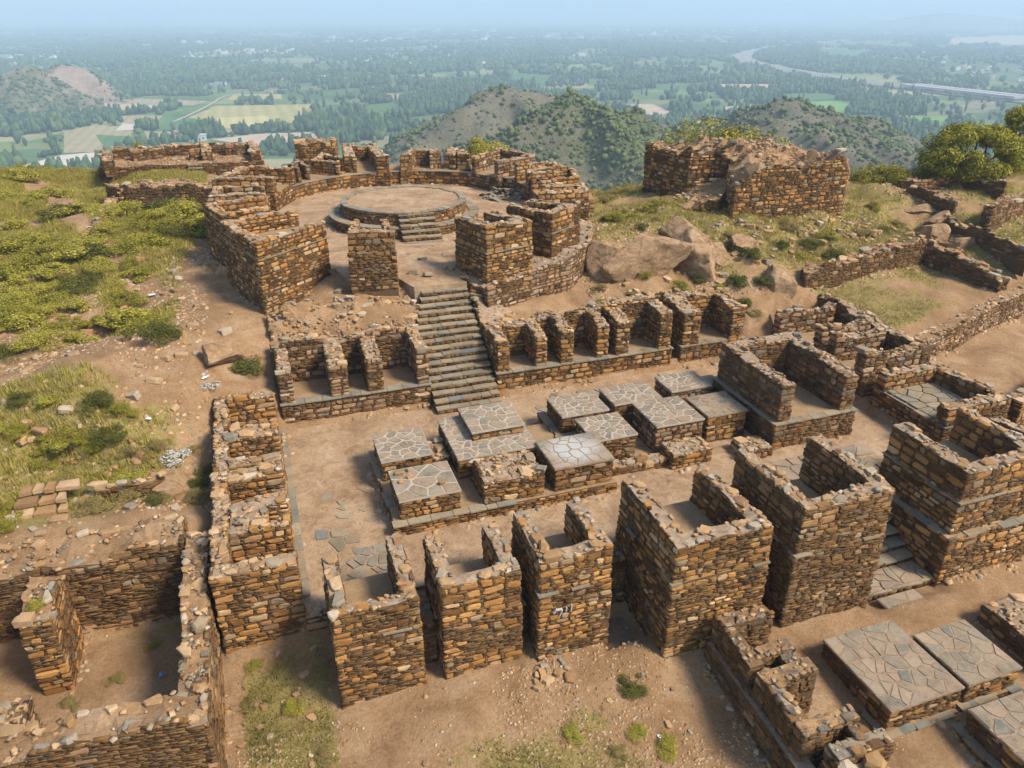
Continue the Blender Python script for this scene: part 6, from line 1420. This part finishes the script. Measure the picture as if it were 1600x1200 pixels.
for (p, s, l, t, yw) in (((18.63, 33.12, 3.30), (2.1, 1.7, 1.35), 'largest smooth orange boulder below the right slope', -.25, -.2), ((16.57, 33.59, 3.20), (.75, .9, 1.15), 'pointed boulder against the round court wall', .1, .4), ((21.29, 33.03, 3.30), (.8, 1.6, 1.1), 'tall narrow boulder right of the largest boulder', .25, .2),
                      ((22.44, 32.64, 3.30), (.75, .8, 1.0), 'upright boulder with vertical cracks', .1, 0), ((24.37, 33.05, 3.80), (.6, .6, .55), 'small triangular boulder high on the slope', .2, .7), ((21.46, 34.60, 3.90), (.8, 1.7, .7), 'long sloping rock above the tall narrow boulder', .35, .3),
                      ((24.55, 29.92, 2.40), (.75, .7, .85), 'rounded boulder at the left end of the sunlit terrace wall', 0, .2), ((34.14, 31.17, 2.30), (.5, .4, .7), 'boulder leaning in the corner of the terrace walls', 0, 0), ((37.45, 33.01, 3.10), (.75, .7, .7), 'brown boulder above the dark terrace wall', 0, .5), ((39.03, 33.96, 3.50), (1.1, .6, .6), 'wide flat boulder on the right terrace', 0, .2),
                      ((37.92, 31.36, 3.00), (1.0, .5, .4), 'low slab of rock right of the brown boulder', 0, -.3), ((39.10, 29.40, 2.80), (.8, .5, .45), 'small pale boulder at the right edge slope', 0, .1), ((39.34, 35.86, 3.90), (1.0, .6, .4), 'flat rock below the small enclosure', 0, 0),
                      ((-2.06, 29.82, 2.50), (.55, 1.5, .42), 'slanting smooth rock outcrop left of the niches', -.3, -.75), ((-4.05, 24.04, 0.20), (.8, .7, .75), 'brown rock face in the hollow beside the cell block', 0, .3), ((-1.81, 38.57, 3.20), (.45, .4, .4), 'brown boulder at the foot of the left corner chapel', 0, 0)):
    boulder(l, (p[0], p[1], p[2] + .3 * s[2]), s[0] * 1.2, s[1] * 1.25, s[2] * 1.2, yw, seed=R.uniform(0, 99), tilt=t)
boulder('flat reddish bedrock sheet in front of the second and third cells', (2.93, 13.48, -1.72), 1.9, .62, .16, .32, name='rock_outcrop', seed=3.3)
boulder('second low bedrock hump at the bottom centre', (1.70, 12.93, -1.80), 1.6, .5, .13, .2, name='rock_outcrop', seed=8.1)
for (p, s, l) in (((-0.45, 15.93, -1.35), .30, 'blue grey boulder in the grassy alley'), ((-0.76, 15.37, -1.45), .29, 'red brown boulder in the grassy alley'), ((-0.52, 16.55, -1.30), .24, 'tan block above the blue grey boulder'), ((-1.73, 14.77, -1.60), .2, 'upright orange stone in the grassy alley'), ((-2.37, 15.54, -1.55), .25, 'flat orange stone beside the room wall')):
    boulder(l, p, s * 1.1, s * .8, s * .75, R.uniform(0, 3), name='loose_boulder', seed=R.uniform(0, 99), m=M_slab if 'blue' in l else M_rock)
def scatter(label, group, n, box, size, m=M_cap, ok=None, name='loose_stone', z=None):
    k = 0; t = 0
    while k < n and t < n * 30:
        t += 1; x, y = R.uniform(box[0], box[2]), R.uniform(box[1], box[3])
        if ok and not ok(x, y): continue
        s = R.uniform(*size); o = bpy.data.objects.new(name, pool_mesh(R.randrange(len(POOL_V)), m)); link(o)
        o.location = (x, y, (gz(x, y) if z is None else z) + s * .08); o.rotation_euler = (-math.pi / 2 + R.uniform(-.3, .3), R.uniform(-.3, .3), R.uniform(0, 6.28)); o.scale = (s * 1.2, s * R.uniform(.35, .6), s * .85)
        tag(o, ('big ' if s > size[0] + .7 * (size[1] - size[0]) else 'small ' if s < size[0] + .35 * (size[1] - size[0]) else '') + label, 'stone', group); k += 1
scatter('loose tan stone lying on the left slope', 'loose stones on the left slope', 70, (-12, 28, -.5, 44), (.22, .5), ok=lambda x, y: x < -1.5 and not (y > 33 and x > -2.2))
scatter('loose stone lying in the hollow left of the cell block', 'loose stones in the left hollow', 40, (-9, 21.6, -2.7, 27.5), (.2, .5))
scatter('loose stone lying on the rocky right slope', 'loose stones on the right slope', 150, (15.5, 30, 36, 35.5), (.22, .5), ok=lambda x, y: not (26 < x < 36 and y < 31.8))
scatter('loose stone lying in front of the round court gate', 'loose stones at the gate', 22, (-.2, 32.2, 8.6, 34.6), (.2, .42), M_slab, ok=lambda x, y: y < 33.8)
scatter('stone in the little pile at the foot of the third cell', 'stones piled at the third cell', 14, (5.3, 13.3, 6.3, 13.95), (.12, .34))
scatter('loose stone in the grassy alley', 'loose stones in the alley', 26, (-2.3, 10.5, .1, 16.4), (.1, .26))
scatter('loose stone on the bare foreground', 'loose stones in the foreground', 20, (.5, 9, 9.5, 13.4), (.08, .2))
scatter('loose slab on the floor of the round court', 'loose slabs in the round court', 12, (5.8, 32.5, 8.8, 38), (.3, .5), M_slab, z=3.98)

def gravel(name, label, n, box, dens, size, m):
    x = NR.uniform(box[0], box[2], n); y = NR.uniform(box[1], box[3], n); k = NR.uniform(0, 1, n) < dens(x, y); x, y = x[k], y[k]; n = len(x); z = terrain(x, y)
    base = np.array([(-1, -1, -1), (1, -1, -1), (1, 1, -1), (-1, 1, -1), (-.7, -.7, 1), (.7, -.7, 1), (.7, .7, 1), (-.7, .7, 1)], float)
    s = NR.uniform(size[0], size[1], (n, 1, 1)) * NR.uniform(.6, 1.2, (n, 1, 3)) * np.array([1, .8, .4]); L = base[None] * s * NR.uniform(.75, 1.2, (n, 8, 3)); a = NR.uniform(0, 6.28, n)[:, None]
    V = np.stack([L[:, :, 0] * np.cos(a) - L[:, :, 1] * np.sin(a) + x[:, None], L[:, :, 0] * np.sin(a) + L[:, :, 1] * np.cos(a) + y[:, None], L[:, :, 2] + z[:, None] + s[:, :, 2] * .4], -1).reshape(-1, 3)
    q = np.array([(0, 1, 5, 4), (1, 2, 6, 5), (2, 3, 7, 6), (3, 0, 4, 7), (4, 5, 6, 7)]); F = (q[None] + (np.arange(n) * 8)[:, None, None]).reshape(-1, 4)
    o = mesh_obj(name, V, F, m); tag(o, label, None, kind='stuff')
def gd(x, y): return np.clip(.35 + vfbm(x, y, .5, 121, 3) * 2.2, .03, 1)
gravel('gravel', 'small broken stones strewn over the left slope', 9000, (-13, 22, -2.6, 46), gd, (.03, .1), M_cap)
gravel('gravel', 'small broken stones strewn over the right slope', 10000, (15, 29.8, 44, 40), gd, (.03, .11), M_cap)
gravel('gravel', 'fine stones strewn over the foreground', 14000, (-2.4, 6, 10, 14.2), gd, (.015, .05), M_cap)
gravel('gravel', 'chips of stone strewn over the court floor', 6000, (-.1, 16.9, 17, 27.6), gd, (.015, .05), M_slab)
gravel('gravel', 'chips of stone on the floor of the round court', 1500, (-.2, 32.3, 17, 53), gd, (.02, .07), M_slab)

# paving remains and slate heap
for lab, bx_, kp in (('scattered remains of paving at the left end of the court', (.3, 17.4, 2.3, 22.6), .32), ('patch of sunken paving beside the first cell', (.5, 17.0, 2.4, 19.2), .55), ('few sunken slabs along the foot of the back niches', (10, 25.6, 17, 27.4), .18)):
    th = Thing('paving', lab, 'paving', ((bx_[0] + bx_[2]) / 2, (bx_[1] + bx_[3]) / 2, 0)); paving(th, rect(*bx_), .012, .42, bed=False, keep=kp, proud=.02, joint=.03, m=M_slab, name='paving_slab', over=0); th.done()
th = Thing('slate_heap', 'heap of grey slate slabs at the right of the round court', 'slates', (15.73, 47.41, 4.10))
sx_, sy_ = (15.73, 47.41, 4.10)[:2]
for i in range(56):
    w, d = R.uniform(.35, .8), R.uniform(.2, .45); x, y = sx_ + R.gauss(0, .95), sy_ + R.gauss(0, .7); zz = 4.12 + max(0, .5 - math.hypot(x - sx_, y - sy_) * .28) * R.random()
    M_ = Matrix.LocRotScale(Vector((x, y, zz + .06)), Euler((R.uniform(-.45, .45), R.uniform(-.45, .45), R.uniform(0, 6.28))), None)
    V = [tuple(M_ @ Vector((a * w / 2, b * d / 2, c))) for c in (-.015, .015) for a, b in ((-1, -.8), (1, -1), (.7, 1), (-1, .9))]
    th.part('slate', V, [(0, 1, 5, 4), (1, 2, 6, 5), (2, 3, 7, 6), (3, 0, 4, 7), (4, 5, 6, 7), (3, 2, 1, 0)], M_slab)
th.done()
# litter
def litter(label, p, s, col):
    m_, nt_, b_ = mat('plastic_litter', .4); b_.inputs['Base Color'].default_value = (*col, 1)
    V, F = [], []
    for i in range(5):
        for j in range(4): V.append(((i / 4 - .5) * s + R.uniform(-.02, .02), (j / 3 - .5) * s * .6 + R.uniform(-.02, .02), .02 + R.uniform(0, .07) * s * 3))
    for i in range(4):
        for j in range(3): F.append((i * 4 + j, i * 4 + 4 + j, i * 4 + 5 + j, i * 4 + 1 + j))
    o = mesh_obj('plastic_litter', V, F, m_); o.location = (p[0], p[1], max(p[2], gz(p[0], p[1])) + .02); o.rotation_euler = (0, 0, R.uniform(0, 6)); tag(o, label, 'litter')
litter('scrap of blue plastic on the floor of the bottom left room', (-4.35, 17.48, -1.60), .16, (.08, .3, .6))
litter('crumpled blue bag beside the outer wall of the cell block', (-2.75, 23.90, 0.40), .26, (.06, .16, .5))
litter('pale blue plastic scrap at the corner of the cell block', (-2.75, 28.36, 1.70), .28, (.55, .65, .8))
litter('white paper scrap on the foreground grass', (7.85, 11.21, -1.70), .14, (.75, .78, .82))
litter('white plastic scrap on the left slope', (-4.70, 26.48, 1.90), .24, (.6, .62, .7))
litter('grey plastic bag on the path of the left slope', (-5.20, 37.33, 3.00), .3, (.5, .52, .58))

# stones fallen along the feet of the walls
CF = rect(-.3, 16.9, 23.25, 27.85)
def surface(x, y):
    z = terrain(x, y); z = z + .07 * (poly_dist(CF, x, y) < 0); return np.where(poly_dist(STUPA_FLOOR, x, y) < 0, np.maximum(z, stupa_z(x, y)), z)
fx, fy, fv = [], [], []
for (ax, ay, bx, by, nx_, ny_, zv) in FEET:
    L = math.hypot(bx - ax, by - ay)
    for _ in range(int(L * 9)):
        t = R.random(); o_ = abs(R.gauss(.04, .16)); fx.append(ax + (bx - ax) * t + nx_ * o_); fy.append(ay + (by - ay) * t + ny_ * o_); fv.append(zv)
fx, fy, fv = np.array(fx), np.array(fy), np.array(fv); fz = surface(fx, fy); k = (np.abs(fz - fv) < .55) & (vfbm(fx, fy, .6, 131, 3) > -.06); fx, fy, fz = fx[k], fy[k], fz[k]; n = len(fx)
base = np.array([(-1, -1, -1), (1, -1, -1), (1, 1, -1), (-1, 1, -1), (-.7, -.7, 1), (.7, -.7, 1), (.7, .7, 1), (-.7, .7, 1)], float)
sz = (NR.uniform(0, 1, (n, 1, 1)) ** 2.5 * .11 + .02) * NR.uniform(.6, 1.2, (n, 1, 3)) * np.array([1, .8, .45]); L = base[None] * sz * NR.uniform(.7, 1.2, (n, 8, 3)); a = NR.uniform(0, 6.28, n)[:, None]
V = np.stack([L[:, :, 0] * np.cos(a) - L[:, :, 1] * np.sin(a) + fx[:, None], L[:, :, 0] * np.sin(a) + L[:, :, 1] * np.cos(a) + fy[:, None], L[:, :, 2] + fz[:, None] + sz[:, :, 2] * .4], -1).reshape(-1, 3)
q = np.array([(0, 1, 5, 4), (1, 2, 6, 5), (2, 3, 7, 6), (3, 0, 4, 7), (4, 5, 6, 7)]); F = (q[None] + (np.arange(n) * 8)[:, None, None]).reshape(-1, 4)
o = mesh_obj('fallen_stones', V, F, M_cap); tag(o, 'small fallen stones along the feet of the walls', None, kind='stuff')
